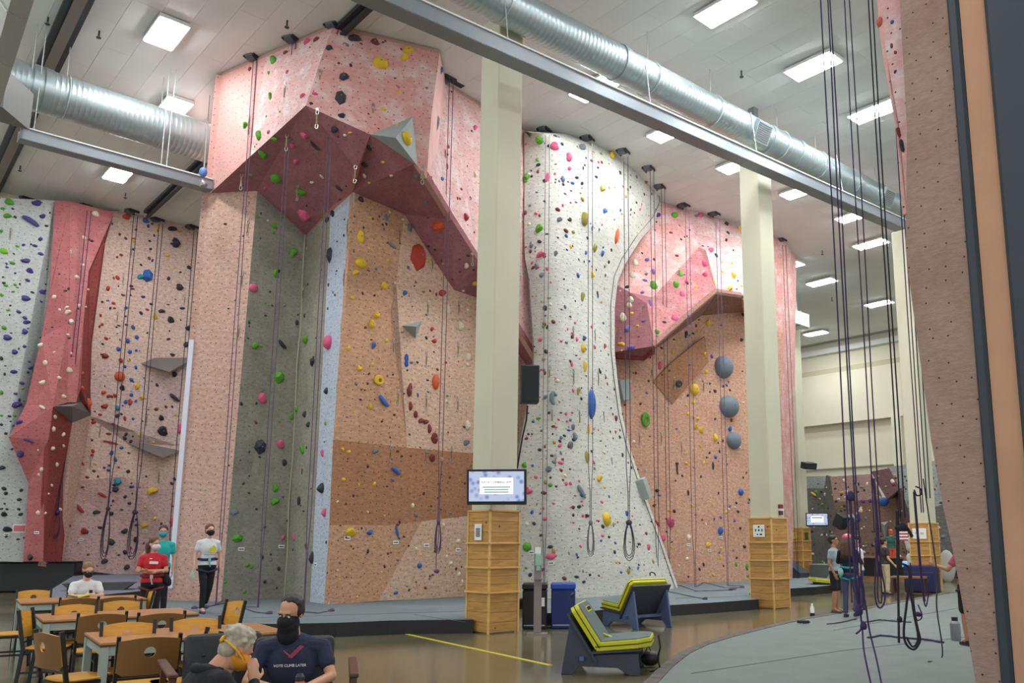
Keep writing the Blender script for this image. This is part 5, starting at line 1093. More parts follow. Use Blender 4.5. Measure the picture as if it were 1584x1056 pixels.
# ================================================================ climbing holds
HOLDS = {   # seen from the camera: (origin of a close look, its scale) : x y w h colour shape
(0, 280, 3.52): """50,115,50,32,G 15,150,22,20,G 40,190,36,30,G 200,120,46,34,P 165,222,78,56,Pl 232,192,28,26,P 220,316,24,22,P 190,352,24,20,P 222,396,26,22,P 20,382,44,30,L 95,355,26,12,G 68,446,26,24,G 8,272,20,20,G 75,395,12,10,K 140,434,44,26,P 162,488,38,26,P 150,540,28,18,P 108,560,12,12,K 32,568,22,20,G 72,602,18,14,G 230,604,34,22,P 140,638,50,28,P 8,620,18,20,G 225,656,14,12,P 45,702,18,14,G 102,712,28,18,P 52,728,10,10,K 135,745,26,20,P 145,768,34,22,P 22,798,26,24,G 135,820,32,28,P 40,852,46,28,P 133,900,22,16,P 80,930,32,24,P 8,965,20,22,K 165,1016,22,22,P 75,1038,36,24,Pt
 520,178,40,26,W 458,306,20,24,W 450,455,18,18,W 420,522,24,26,W 543,430,14,16,W 513,462,16,18,W 295,630,26,22,W 365,686,20,18,W 370,714,30,28,W 325,700,16,16,W 390,766,32,26,W 480,590,14,14,W 430,676,18,16,W 468,684,12,12,W 222,894,28,26,W 248,990,28,26,W 378,1030,36,28,W 295,932,14,16,W 388,936,14,14,W 323,506,12,10,P 370,836,18,16,W 285,795,12,10,K 565,345,16,24,O
 690,194,40,34,O 793,216,36,26,B 807,245,18,20,P 828,232,14,16,B 852,262,14,34,Y 938,260,44,30,K 958,338,48,48,K 740,264,18,12,N 652,290,18,16,N 685,312,18,16,N 840,296,12,18,P 815,326,14,16,K 820,370,14,18,K 912,404,22,22,Y 660,402,18,18,N 638,414,14,14,N 830,432,14,18,P 768,456,16,14,K 803,515,56,76,Bt 765,522,32,32,T 918,530,22,20,K 978,578,42,34,K 982,496,16,12,K 1030,470,24,26,K 640,526,26,24,R 620,528,12,18,R 588,584,24,28,R 715,572,20,16,K 780,630,20,18,P 668,620,18,16,N 618,665,18,20,R 624,692,14,14,R 686,690,20,20,B 712,620,10,14,K 880,708,32,24,K 768,718,20,22,K 993,692,28,18,K 845,738,28,30,Y 930,756,40,32,K 548,732,16,16,R 684,736,12,14,K 635,795,12,12,K 542,792,14,16,R 725,796,24,26,B 840,800,12,20,Y 745,850,20,30,B 695,870,26,26,B 578,856,20,20,R 918,860,20,16,K 645,914,28,22,B 708,930,24,22,B 742,922,14,18,B 572,952,40,26,N 658,976,26,26,R 940,944,28,16,K 1035,800,48,36,K 1020,890,40,32,K 680,1010,20,18,B 740,1014,18,22,B 705,974,14,14,K 1066,655,34,56,M 1098,270,30,30,M 923,816,10,12,K""",
(0, 560, 3.52): """120,114,24,22,P 88,172,24,18,P 90,232,46,36,P 8,165,20,24,G 8,290,14,16,G 106,328,36,30,P 8,340,16,18,K 32,388,20,14,K 10,575,28,26,K 22,688,28,20,K 32,714,24,18,K 105,748,22,20,K 25,770,12,12,K 8,798,16,14,K 38,800,14,14,K 102,800,18,16,K 22,828,34,24,K 112,828,22,20,K 40,910,52,26,K 98,964,16,14,K
 232,112,36,26,W 322,86,24,22,W 348,187,28,24,W 232,248,40,30,Wl 300,298,22,24,W 292,364,24,28,W 345,394,22,26,W 288,470,22,28,W 346,456,18,18,W 310,558,22,24,W 228,584,28,24,W 212,612,18,16,W 282,670,16,18,W 208,820,28,24,W 248,822,14,14,W 328,802,22,20,W 265,716,12,14,W 208,480,12,12,W 158,428,50,28,Pl 110,500,40,46,Pt 478,222,40,46,O 450,140,18,22,O 450,60,16,20,O
 652,78,52,58,Os 715,96,24,22,B 748,132,24,40,Y 565,164,26,26,O 665,140,28,28,K 855,124,18,20,K 950,66,30,28,K 1018,92,20,30,K 628,182,24,22,R 715,178,18,26,B 776,192,28,26,Y 950,192,50,44,Kl 570,240,36,26,R 708,218,22,34,R 685,216,20,26,B 640,250,28,26,T 640,292,28,24,K 740,212,14,18,B 938,242,14,14,K 878,304,30,26,K 680,306,18,28,R 725,308,14,20,B 510,326,30,22,R 615,336,16,14,R 850,256,18,24,N 885,376,56,48,K 980,362,28,50,M 592,390,28,16,N 686,392,20,20,K 680,414,20,26,K 600,438,76,22,Rl 712,432,20,20,K 756,396,16,18,Y 838,436,16,14,Y 662,466,20,20,B 608,494,24,26,B 628,530,20,26,B 506,484,22,22,R 502,506,20,16,R 435,548,40,42,Rl 595,562,16,14,P 568,574,14,16,P 590,588,18,18,P 646,572,12,12,N 698,594,26,18,K 512,592,18,16,N 475,626,20,18,N 640,650,44,36,T 628,692,38,28,K 718,678,26,18,P 450,680,22,12,N 555,724,44,32,Rl 438,798,36,44,Rl 682,732,18,20,K 828,700,52,42,Y 778,665,14,12,Y 935,660,18,18,K 950,636,18,20,K 525,816,36,24,K 606,824,28,22,K 705,768,18,20,K 728,814,16,22,K 744,856,18,14,K 790,790,14,16,Y 842,852,18,26,Y 745,886,20,16,K 786,888,34,28,Y 378,890,26,26,R 458,920,38,32,R 678,920,34,28,K 545,900,24,18,K 608,980,34,30,K 738,966,26,28,K 936,870,30,44,M 680,1034,26,24,K 568,1084,31,29,K 690,1116,26,31,K 165,1062,32,30,K""",
(300, 20, 3.52): """435,260,44,46,G 408,326,24,22,G 418,455,28,40,G 468,538,14,16,G 280,612,32,36,G 358,670,42,52,G 408,648,26,28,M 438,684,34,32,G 376,768,46,58,G 332,728,12,14,G 448,898,66,62,Gs 586,974,50,48,G 308,882,24,20,G 616,158,42,36,M 666,146,40,26,N 500,216,40,22,N 508,322,22,24,M 592,452,34,28,M 658,440,30,24,M 638,492,20,18,K 735,192,34,32,K 872,140,64,44,K 815,350,48,44,K 798,462,60,96,Kt 805,560,38,30,K 1015,276,82,74,Ys 1165,205,60,44,Y 1147,245,40,40,Y 1118,430,28,26,Y 1033,524,28,26,Y 1268,408,16,18,D 1345,312,26,52,Bt 1325,600,26,96,Dt 1153,684,78,80,Ys 1110,610,26,26,Y 765,634,36,42,K 670,712,56,72,Kc 602,664,46,40,M 536,722,36,26,M 556,808,34,32,M 850,652,22,14,Y 954,732,24,40,K 930,826,36,30,K 1030,812,24,20,Y 928,886,24,26,W 955,924,20,16,Y 1075,884,22,20,W 642,922,34,16,W 696,890,18,30,W 1215,890,28,24,D 793,955,26,40,K 828,942,14,14,K 908,1016,40,26,K 1265,1026,22,22,D 1348,904,34,24,B 1372,770,22,60,Rc 1378,835,18,40,R 1384,728,30,20,R 258,932,30,20,D 305,305,30,22,N 985,160,50,34,N""",
(300, 280, 3.52): """600,185,76,86,Mt 435,244,34,28,G 432,280,18,22,G 540,390,36,54,G 444,505,34,40,G 460,488,22,20,K 322,582,50,48,Ms 350,200,14,12,G 365,176,12,14,K 475,198,24,16,G 742,405,52,94,Kt 758,180,36,34,K 728,212,36,32,K 820,208,12,14,K 818,296,16,18,K 734,565,18,18,K 730,694,12,18,K 620,562,14,16,K 604,732,20,22,K 560,770,24,28,K 735,878,76,80,Ms 612,862,46,44,G 480,888,44,52,Kl 332,896,38,38,G 366,896,20,18,G 648,986,40,44,K 300,770,16,18,K 390,732,14,14,K 492,676,18,18,D 415,602,14,14,K 906,304,44,66,Y 908,448,70,56,Ys 880,498,34,34,Y 860,636,28,24,Y 994,730,40,34,Y 968,782,36,42,Y 840,910,24,24,Y 900,1020,30,28,Y 1035,570,46,34,Y 960,198,22,22,Y 978,892,22,40,D 983,622,14,16,K 935,796,14,14,N 972,996,16,16,W 798,914,12,18,Y
 462,1068,62,76,Gt 370,1184,52,50,M 258,1212,18,26,K 528,1282,26,36,G 562,1240,24,34,G 606,1270,28,36,K 625,1326,28,30,K 338,1314,18,20,N 360,1448,66,86,Kt 470,1434,46,46,M 594,1462,38,46,G 492,1532,30,32,K 590,1580,14,32,N 442,1670,32,42,G 440,1742,42,44,G 220,1802,34,36,D 575,1738,38,50,Kr 236,1944,62,50,Gt 484,1940,22,30,M 546,1940,24,36,M 270,1646,16,18,K 300,1698,14,14,K 386,1884,16,16,K 464,1308,16,16,G""",
(260, 780, 3.825): "555,312,26,26,K 608,296,14,14,K 655,380,24,24,K 572,458,24,18,K 643,494,14,14,K 468,358,28,30,G 494,370,22,20,G 452,516,22,24,G 340,458,16,24,G 820,250,26,36,N 740,268,14,18,K",
(500, 180, 3.77): "365,590,26,34,D 503,650,34,44,D 355,656,16,18,D 400,750,60,36,Dl 552,822,110,176,Rt 670,640,96,70,Ot 835,870,30,34,W 545,350,30,26,D 600,498,30,20,D 543,546,22,20,D 830,588,42,42,R 805,424,20,18,R 783,478,16,20,R 705,510,10,12,R 840,290,10,12,R 885,340,30,34,W 885,66,28,30,M 692,1030,46,40,R 882,974,32,30,Y 495,880,20,20,B 378,840,20,22,Y 475,1030,26,34,B 585,1022,20,18,D 540,968,14,14,R 820,686,14,14,R 880,676,14,14,R 630,354,14,14,R",
(480, 440, 3.52): """230,72,30,24,Y 408,8,36,24,Y 360,168,40,36,Y 335,218,38,44,Y 300,234,16,16,N 414,304,24,26,Y 344,330,24,42,B 208,348,24,30,Y 522,402,28,42,B 522,432,28,32,B 340,436,20,24,Y 268,458,28,30,Y 373,522,66,58,Yr 398,632,58,66,Bl 326,664,24,32,Y 682,530,46,86,Os 540,575,34,76,N 545,662,26,46,N 572,708,28,36,N 602,742,34,30,N 628,748,30,28,N 648,786,28,44,N 674,838,44,54,N 585,600,14,24,B 748,136,32,44,W 818,228,38,44,W 858,140,20,22,W 662,242,24,26,R 675,308,32,24,R 738,424,16,20,R 858,396,32,38,W 855,436,22,22,W 740,632,18,20,W 856,766,34,48,W 855,618,16,16,W 830,672,14,14,W 848,860,38,34,D 688,780,16,18,W 540,816,14,14,K 352,906,32,30,D 463,1016,54,48,Bl 662,945,36,38,N 716,948,16,22,W 498,934,18,14,K 548,932,12,14,N 176,896,22,22,Y 210,910,24,20,Y 750,804,12,14,R 705,698,12,12,R 90,578,32,40,Kk 84,756,22,26,G 146,706,20,22,Y 146,740,22,30,Y 68,920,28,36,M 78,856,12,14,K
 448,1061,22,24,D 348,1085,22,26,Y 235,1149,16,16,K 180,1061,26,26,Y 65,1107,54,58,Kk 80,1241,34,46,M 558,1203,24,26,W 575,1253,24,30,D 472,1339,24,70,Bl 485,1381,14,16,B 700,1085,18,16,N 708,1119,14,16,N 760,1049,16,18,N 726,1309,24,24,W 578,1439,22,24,W 682,1451,22,22,N 742,1481,20,22,W 764,1517,24,26,W 808,1577,24,26,W 828,1617,22,24,W 804,1397,26,26,W 594,1529,30,30,Bs 466,1677,30,20,Bs 628,1651,18,20,R 666,1579,14,14,R 476,1499,16,20,D 218,1349,70,44,Y 324,1349,36,28,B 158,1605,14,16,Y 216,1575,14,16,Y 254,1701,14,16,Y 12,1485,36,70,Kk 712,1223,12,12,N""",
(780, 180, 3.52): """192,130,50,42,G 180,236,22,20,G 274,162,54,40,M 352,222,40,46,M 422,170,46,40,D 585,214,46,42,Y 668,246,34,38,B 124,328,30,44,G 118,354,18,20,G 236,332,24,60,M 276,312,16,18,M 320,342,26,34,D 300,352,14,16,D 430,282,12,22,K 770,352,30,36,R 688,320,16,12,D 532,394,38,42,A 425,452,28,26,A 435,562,52,70,A 545,514,30,30,B 632,510,16,24,B 190,610,38,56,G 300,562,30,26,D 174,528,24,20,M 142,484,16,18,D 376,630,22,24,A 610,650,36,94,Os 148,700,26,36,D 200,752,50,38,M 280,746,22,34,D 362,710,20,22,Y 444,742,20,28,B 490,718,32,44,A 532,748,28,30,B 462,788,18,18,B 478,862,32,36,Y 174,818,22,36,D 204,864,26,30,D 424,982,30,54,A 508,972,18,40,B 554,806,18,24,W 400,866,26,28,B 545,936,18,20,W 478,610,16,28,B 516,616,14,16,B
 834,538,34,30,P 925,540,44,36,G 750,614,22,24,G 712,798,38,34,W 698,866,38,34,W 778,780,28,26,V 812,846,24,34,V 766,892,34,18,V 812,922,50,44,G 752,958,26,20,V 688,1000,44,34,W 682,1030,36,30,W 792,1018,26,34,V 960,858,30,36,G 935,916,38,44,G 968,970,32,30,M 820,618,14,16,V 736,668,14,16,V 796,580,14,14,V 990,900,20,18,M""",
(780, 460, 3.52): """648,112,44,50,W 672,172,34,44,V 758,128,26,22,V 690,272,56,28,V 726,156,22,20,Y 930,115,48,36,M 832,188,30,34,G 868,242,42,40,Gl 950,470,52,40,Kr 768,668,62,86,Gr 1032,500,62,66,Ys 428,280,50,38,Y 438,378,30,56,Y 470,582,66,168,Bs 288,548,68,84,Dc 402,510,24,42,A 372,706,26,30,D 382,758,36,44,D 358,804,36,38,D 302,806,24,24,M 458,724,24,44,Y 186,658,28,20,G 224,542,24,26,D 215,156,24,26,G 345,172,14,18,M 310,238,18,18,M 196,228,20,20,M 110,914,36,28,G 242,934,32,36,D 172,978,22,22,M 338,1014,22,24,M 515,986,50,36,Y 545,1034,22,18,Y 448,872,34,60,A 250,1020,22,26,G 550,436,20,20,R 545,266,22,34,R 366,360,20,36,M 560,470,14,20,R 296,664,18,14,M 370,626,20,16,M 948,930,26,76,Kc 848,370,24,40,M 1028,570,26,24,Y 1000,630,22,20,Y 605,660,26,30,N""",
(780, 700, 2.966): "205,76,28,26,D 350,182,46,66,Dl 466,304,54,66,Ys 212,148,18,26,G 115,178,32,28,M 105,432,44,42,Gs 212,476,42,30,Ms 180,255,12,14,M 545,424,26,40,W 460,158,16,14,Y 338,480,14,12,K 365,592,20,16,K 568,546,26,24,A 512,500,18,16,Y 660,435,28,26,M 762,320,40,44,M 725,392,32,36,M 698,325,30,40,Rl 845,388,22,28,W 480,202,14,16,B 560,280,24,22,B 100,528,16,14,G",
(920, 280, 3.772): "615,202,42,32,M 768,250,30,32,K 840,278,28,30,Y 776,302,22,26,K 768,344,18,24,K 676,404,34,38,M 640,482,38,46,M 645,545,34,38,M 808,552,34,38,Y 800,480,18,22,Y 834,582,14,14,B 786,628,36,32,Y 828,630,14,12,K 808,404,14,14,K 538,586,24,30,M 580,764,30,36,N 792,750,76,60,Bs 660,826,36,40,Y 856,926,24,26,K 640,1006,28,26,Y 708,434,24,30,K 532,895,20,44,K",
(920, 520, 3.772): "380,170,30,48,M 748,180,140,132,Ds 778,410,144,132,Ds 806,608,108,104,Ds 640,104,26,22,Y 650,208,30,26,Y 572,384,28,24,Y 545,452,26,24,Y 600,480,26,26,Y 586,526,28,32,Y 618,550,32,32,Y 702,592,34,42,Y 788,540,28,32,B 704,704,22,28,B 690,756,18,46,K 636,738,16,30,Y 850,908,38,42,Bs 702,482,16,18,K 788,314,16,16,K 672,324,14,16,K 862,204,12,14,K 722,914,14,18,K 866,824,12,18,K 826,972,20,16,K 835,1022,24,18,K 614,640,18,20,Y 534,740,26,22,Y 524,684,16,18,Y 690,984,14,20,Y 768,1024,18,18,Y 545,912,16,40,K",
(960, 760, 3.57): "550,216,36,44,Bs 482,294,28,30,Y 554,312,20,16,Y 552,364,18,24,Y 512,460,22,20,Y 684,304,22,22,K 660,202,18,18,K 640,366,16,18,K 637,402,18,26,G 696,412,22,34,G 702,466,18,22,G 568,410,14,14,N 374,470,14,16,K 450,156,14,16,R 470,180,16,12,W 372,252,22,28,W 418,396,12,16,Y 516,150,14,16,B 586,112,16,16,Y 510,72,12,14,Y",
(1230, 700, 6.336): "225,305,16,16,K 255,380,28,24,K 185,402,56,44,Yl 242,452,24,18,Y 310,340,28,24,W 398,298,24,16,K 490,275,44,60,Wl 455,390,44,26,Y 365,415,26,20,Y 400,475,36,28,K 590,300,22,16,K 610,382,40,24,K 705,305,30,36,W 665,475,44,44,Ps 735,470,44,36,P 870,480,100,84,Bs 660,340,20,18,W 490,435,24,22,W 520,335,20,18,K 620,640,44,80,P 955,280,44,50,W 980,220,28,20,Y 1075,232,22,18,K 1070,335,18,16,K 650,745,24,18,W 790,545,28,28,W 730,565,18,16,W 625,572,24,20,W 455,535,26,26,G 450,570,24,20,K 405,590,24,20,K 405,670,30,24,G 675,725,20,18,W 205,440,18,16,K 230,505,18,16,K 853,1033,54,63,T 813,1098,40,34,N 800,816,22,20,W",
(1240, 0, 5.28): "740,180,30,44,B 735,375,30,44,N 766,428,24,40,N 765,585,28,30,K"}
COL = dict(G=((86, 160, 30), 'green'), L=((120, 200, 40), 'lime green'), P=((74, 58, 130), 'purple'), V=((120, 104, 176), 'violet'), K=((46, 50, 58), 'black'), D=((112, 124, 134), 'slate'), W=((224, 214, 190), 'cream'), O=((214, 92, 48), 'orange'), R=((178, 58, 48), 'red'), N=((126, 52, 46), 'maroon'), B=((42, 98, 176), 'blue'), T=((30, 140, 170), 'teal'), Y=((226, 186, 36), 'yellow'), A=((158, 146, 60), 'olive yellow'), M=((222, 92, 132), 'pink'))
HM = {k: mat('hold_'+v[1].replace(' ', '_'), v[0], .6, bump=.15, bscale=8) for k, v in COL.items()}
PROTO = {}
def proto(sh, i):
    key = (sh, i)
    if key in PROTO: return PROTO[key]
    r = random.Random(hash(sh) % 97 if False else ord(sh)*13+i); k = MB()
    ph = [r.uniform(0, 6.28) for _ in range(6)]
    def lump(a): return 1+.16*math.sin(2*a+ph[0])+.10*math.sin(3*a+ph[1])+.05*math.sin(5*a+ph[2])
    if sh in 'js':
        am = 1 if sh == 'j' else .12
        n = 12 if sh == 'j' else 18; prof = ((1, 0), (.97, .22), (.80, .55), (.50, .80)) if sh == 'j' else ((1, 0), (.97, .26), (.86, .52), (.66, .76), (.36, .93))
        vs = []; fs = []
        for q, (rr, z) in enumerate(prof):
            for a in range(n):
                t = 2*math.pi*a/n; l = 1+(lump(t)-1)*am; y = rr*l*math.sin(t)*.5; up = .10*z*am
                vs.append((rr*l*math.cos(t)*.5, y+up, z*(1+.25*am*math.sin(t+ph[3]))*(1.0 if sh == 'j' else 1)))
        vs.append((.0, .08*am, .78 if sh == 'j' else 1.0)); m = len(prof)
        for q in range(m-1):
            for a in range(n): fs.append((q*n+a, q*n+(a+1) % n, (q+1)*n+(a+1) % n, (q+1)*n+a))
        fs += [((m-1)*n+a, (m-1)*n+(a+1) % n, m*n) for a in range(n)]; fs.append(tuple(reversed(range(n)))); k.add(vs, fs)
    elif sh == 't':
        P = [(-.5, -.18+.1*math.sin(ph[0]), 0), (-.06, -.5, 0), (.42, -.26, 0), (.5, .22, 0), (.08, .5, 0), (-.36, .34, 0)]
        Q = [(x*.5+.04, y*.5+.06*math.sin(ph[1]), .75) for x, y, z in P[::2]]; k.add(P+Q, [(0, 1, 6), (1, 7, 6), (1, 2, 7), (2, 3, 7), (3, 8, 7), (3, 4, 8), (4, 5, 8), (5, 6, 8), (5, 0, 6), (6, 7, 8), (5, 4, 3, 2, 1, 0)])
    elif sh == 'l':
        pts = [(-.5+.1*q, .10*math.sin(ph[0]+.3*q), .30) for q in range(11)]
        pts = [(p[0], -(p[0])*.7+p[1], p[2]) for p in pts]; k.tube(pts, [.10, .17, .20, .22, .22, .21, .22, .2, .18, .15, .08], 8)
    elif sh == 'c':
        pts = [(.36*math.cos(a)-.1, .42*math.sin(a), .3) for a in [1.9+q*.26 for q in range(11)]]; k.tube(pts, [.06, .12, .16, .18, .19, .19, .18, .17, .14, .11, .05], 8)
    elif sh == 'r':
        pts = [(.30*math.cos(q*math.pi/7), .32*math.sin(q*math.pi/7), .3) for q in range(14)]; k.tube(pts, [.16+.06*math.sin(q*math.pi/7+ph[0]) for q in range(14)], 8, closed=True)
    else:
        k.tube([(0, 0, 0), (.02, -.03, .3), (.06, -.08, .7), (.10, -.14, 1.2)], [.5, .46, .30, .05], 12)
    o = k.build('hold_proto', HM['K'], None, smooth='auto', angle=48 if sh != 't' else 10); me = o.data; bpy.data.objects.remove(o); PROTO[key] = me; return me
# rays onto the walls
TR = []; TK = []; VS = []
for key, lst in REG.items():
    for vs, fs in lst:
        o = len(VS); VS += [Vector(v) for v in vs]
        for f in fs: TR.append(tuple(i+o for i in f)); TK.append(key)
BV = BVHTree.FromPolygons(VS, TR)
def hit(u, v):
    a, b = ray(u, v); p, n, i, d = BV.ray_cast(Vector((0, 0, EYE)), Vector((a, 1, b)).normalized())
    if p is None: return None
    if n.dot(p-Vector((0, 0, EYE))) > 0: n = -n
    return p, n, TK[i]
def frame(n):
    up = Vector((0, 0, 1)); y = (up-n*up.dot(n)).normalized(); x = y.cross(n).normalized(); return Matrix((x, y, n)).transposed()
WN = dict(prow='prow wall', white='curved white wall', rightpink='far pink wall', maroon='left maroon wall', leftwhite='pale leftmost wall', leftpeach='left peach wall', rightend='wall end at the right', boulder='far bouldering wall', vol='grey volume')
def zone(key, u, v):
    if key == 'prow':
        if u < 398 and v > 298: return 'prow’s narrow left face'
        lo = 163+(u-473)*.45 if u > 473 else 163+(473-u)*.92
        if u > 655 and v < 400 and (u-655)*1.6 > (v-276): return 'prow’s right pink face'
        if v < lo: return 'prow’s pink top'
        if u < 546 and v > (364-(u-473)*.9 if u > 473 else 364-(473-u)*.92): return 'prow’s grey corner' if u < 505-(v-400)*.03 else 'prow’s blue-white strip'
        if u >= 546-(v-300)*.06 and v > 300+(u-546)*.40 and (u < 625 or v > 331+(u-625)*1.45): return 'prow’s peach front' if v < 690 else 'prow’s lower peach front'
        return 'prow’s maroon overhang'
    if key == 'white': return 'upper curved white wall' if v < 470 else 'lower curved white wall'
    if key == 'rightpink': return 'upper far pink wall' if v < 520 else 'lower far peach wall'
    if key == 'leftpeach': return 'upper left peach wall' if v < 560 else 'lower left peach wall'
    if key == 'leftwhite': return 'upper pale leftmost wall' if v < 560 else 'lower pale leftmost wall'
    if key == 'maroon': return 'upper left maroon wall' if v < 620 else 'lower left maroon wall'
    return WN[key]
ITEMS = []
for (ox, oy, s), txt in HOLDS.items():
    for tok in txt.split():
        x, y, w_, h_, c = tok.split(','); u = ox+float(x)/s; v = oy+float(y)/s; r = hit(u, v)
        if r is None: continue
        p, n, key = r; zc = pix(p)[2]
        ITEMS.append(dict(u=u, v=v, w=float(w_)/s, h=float(h_)/s, c=c[0], sh=c[1] if len(c) > 1 else 'j', p=p, n=n, key=key, sw=float(w_)/s*zc/FPX, shh=float(h_)/s*zc/FPX))
ITEMS.sort(key=lambda d: -d['w']*d['h'])
BIG = ITEMS[:298]; REST = ITEMS[298:]
SHW = dict(j='', s='rounded ', t='faceted ', l='long ', c='curved ', r='ring-shaped ', k='cone-shaped ')
ORD = ['first', 'second', 'third', 'fourth', 'fifth', 'sixth', 'seventh', 'eighth', 'ninth', 'tenth', 'eleventh', 'twelfth']
def nth(i): return ORD[i] if i < 12 else '%d%s' % (i+1, {1: 'st', 2: 'nd', 3: 'rd'}.get((i+1) % 10 if (i+1) not in (11, 12, 13) else 0, 'th'))
ZC = {}
for d in BIG: d['zone'] = zone(d['key'], d['u'], d['v']); ZC.setdefault((d['zone'], d['c']), []).append(d)
bolt = MB().cyl((0, 0, 0), (0, 0, 1), .5, 8).build('bolt', mSteelG); boltm = bolt.data; bpy.data.objects.remove(bolt)
for (zn, c), L_ in ZC.items():
    L_.sort(key=lambda d: d['v'])
    for i, d in enumerate(L_):
        cn = COL[c][1]; big = d['w']*d['h'] > 260; size = 'large ' if big else ('' if d['w']*d['h'] > 60 else 'small ')
        who = 'only %s one' % cn if len(L_) == 1 else ('topmost %s one' % cn if i == 0 else ('lowest %s one' % cn if i == len(L_)-1 else '%s %s one down' % (nth(i), cn)))
        o = bpy.data.objects.new('climbing_hold', proto(d['sh'], int(d['u']*7+d['v']) % 6)); C.objects.link(o)
        o.material_slots[0].link = 'OBJECT'; o.material_slots[0].material = HM[c]
        dep = min(d['sw'], d['shh'])*(.5 if d['sh'] != 's' else .42); dep = max(.04, dep)
        R = frame(d['n']); S = Matrix.Diagonal((d['sw'], d['shh'], dep)); o.matrix_world = Matrix.Translation(d['p']+d['n']*.004) @ (R @ S).to_4x4()
        tag(o, '%s%s %sclimbing hold, %s on the %s' % (size, cn, SHW[d['sh']], who, zn), 'climbing hold', 'climbing holds on the '+zn)
        if d['w']*d['h'] > 130 and d['sh'] in 'jst':
            b = bpy.data.objects.new('bolt', boltm); C.objects.link(b); b.parent = o; b.location = (.02, .02, .70 if d['sh'] != 's' else .93); b.scale = (.035/d['sw'], .035/d['shh'], .14)
# the rest: too small to pick apart
k = MB(); keys = sorted(HM); rnd = random.Random(3)
def small(p, n, sw, sh_, c):
    R = frame(n); dep = max(.02, min(sw, sh_)*.45); n_ = 7; vs = []; ph = rnd.uniform(0, 6)
    for rr, z in ((1, 0), (.75, .6)):
        for a in range(n_): t = 2*math.pi*a/n_; l = 1+.2*math.sin(2*t+ph); vs.append(p+R @ Vector((rr*l*math.cos(t)*sw*.5, rr*l*math.sin(t)*sh_*.5, z*dep)))
    vs.append(p+R @ Vector((0, 0, dep))); fs = [(a, (a+1) % n_, n_+(a+1) % n_, n_+a) for a in range(n_)]+[(n_+a, n_+(a+1) % n_, 2*n_) for a in range(n_)]
    k.add(vs, fs, keys.index(c))
for d in REST: small(d['p'], d['n'], d['sw'], d['shh'], d['c'])
def scatter(n, box, cols, smin, smax, ok):
    c_ = 0
    for _ in range(n*6):
        if c_ >= n: break
        u = rnd.uniform(box[0], box[2]); v = rnd.uniform(box[1], box[3]); r = hit(u, v)
        if r is None or r[2] not in ok: continue
        s = rnd.uniform(smin, smax); small(r[0], r[1], s*rnd.uniform(.8, 1.3), s*rnd.uniform(.7, 1.2), rnd.choice(cols)); c_ += 1
scatter(330, (812, 210, 1045, 900), 'KKKDAMMBWNN', .05, .13, ('white',))
scatter(150, (945, 310, 1160, 890), 'KKNDYVW', .06, .14, ('rightpink',))
scatter(150, (510, 300, 735, 915), 'KKNDYWN', .04, .085, ('prow',))
scatter(60, (345, 300, 520, 915), 'KKDG', .04, .08, ('prow',))
scatter(50, (390, 60, 740, 420), 'KDNMW', .04, .08, ('prow',))
scatter(120, (100, 340, 300, 900), 'KKNRBY', .05, .12, ('leftpeach', 'maroon'))
scatter(40, (0, 320, 80, 860), 'KKGP', .05, .10, ('leftwhite',))
scatter(150, (1195, 735, 1480, 885), 'KKWGNDW', .08, .22, ('boulder',))
k.build('small_climbing_holds', [HM[q] for q in keys], None, smooth='auto', angle=40, kind='stuff')['label'] = 'scattered small climbing holds and foot chips on all the walls'
# holds on the bulge of the right wall end
for (u, v, w_, h_, c, lb) in ((1364, 36, .10, .17, 'O', 'salmon rounded climbing hold at the top of the right wall end'), (1394, 209, .07, .16, 'N', 'mauve climbing hold low on the bulge of the right wall end'), (1399, 230, .08, .20, 'K', 'black climbing hold below the mauve one on the right wall end')):
    p = GP(u, v, -.3); o = bpy.data.objects.new('climbing_hold', proto('j' if c != 'O' else 's', 2)); C.objects.link(o); o.material_slots[0].link = 'OBJECT'; o.material_slots[0].material = HM[c] if c != 'O' else mat('hold_salmon', (206, 104, 84), .6)
    o.matrix_world = Matrix.Translation(p) @ (frame(Vector((-.8, -.6, 0)).normalized()) @ Matrix.Diagonal((w_, h_, .1))).to_4x4(); tag(o, lb, 'climbing hold', 'climbing holds on the wall end at the right')
# ---- grey box volumes either side of the white wall's waist
def boxvol(u, v, wv, hv, label, rot=.25):
    p, n, key = hit(u, v); zc = pix(p)[2]; f = zc/FPX; o = MB().box((0, 0, .12), (wv*f, hv*f, .26)).build('wall_volume', mVol, None, bevel=.01)
    o.matrix_world = Matrix.Translation(p) @ (frame(n) @ Rz(rot)).to_4x4(); tag(o, label, 'volume')
boxvol(961, 604, 18, 32, 'grey box volume right of the waist of the white wall'); boxvol(990, 757, 18, 32, 'grey box volume right of the flared foot of the white wall', .3)
# ---- white route tags
TAGS = [(10, 826.5), (57, 823.6), (125, 834), (224, 821), (373, 849), (435, 845), (489, 873), (537, 832), (612, 838.5), (659.5, 843), (708, 850), (907, 831), (967, 851), (852.5, 870.6), (1003, 855), (822.5, 854), (1097, 851), (1114.6, 831), (1065, 842)]
TL = {}
for u, v in TAGS:
    r = hit(u, v)
    if r: TL.setdefault(r[2], []).append((u, v)+r)
for key, L_ in TL.items():
    L_.sort()
    for i, (u, v, p, n, _) in enumerate(L_):
        zc = pix(p)[2]; q = thing('route_tag', 'white paper route tag, %s from the left on the %s' % (nth(i), WN[key]) if len(L_) > 1 else 'white paper route tag, the only one on the %s' % WN[key], 'tag', p+n*.012, 0, 'route tags on the '+WN[key]); q.rotation_euler = frame(n).to_euler()
        MB().box((0, 0, 0), (.155, .085, .008)).build('card', mPaper, q); MB().box((0, .0, .006), (.11, .022, .004)).build('print', mInk, q)
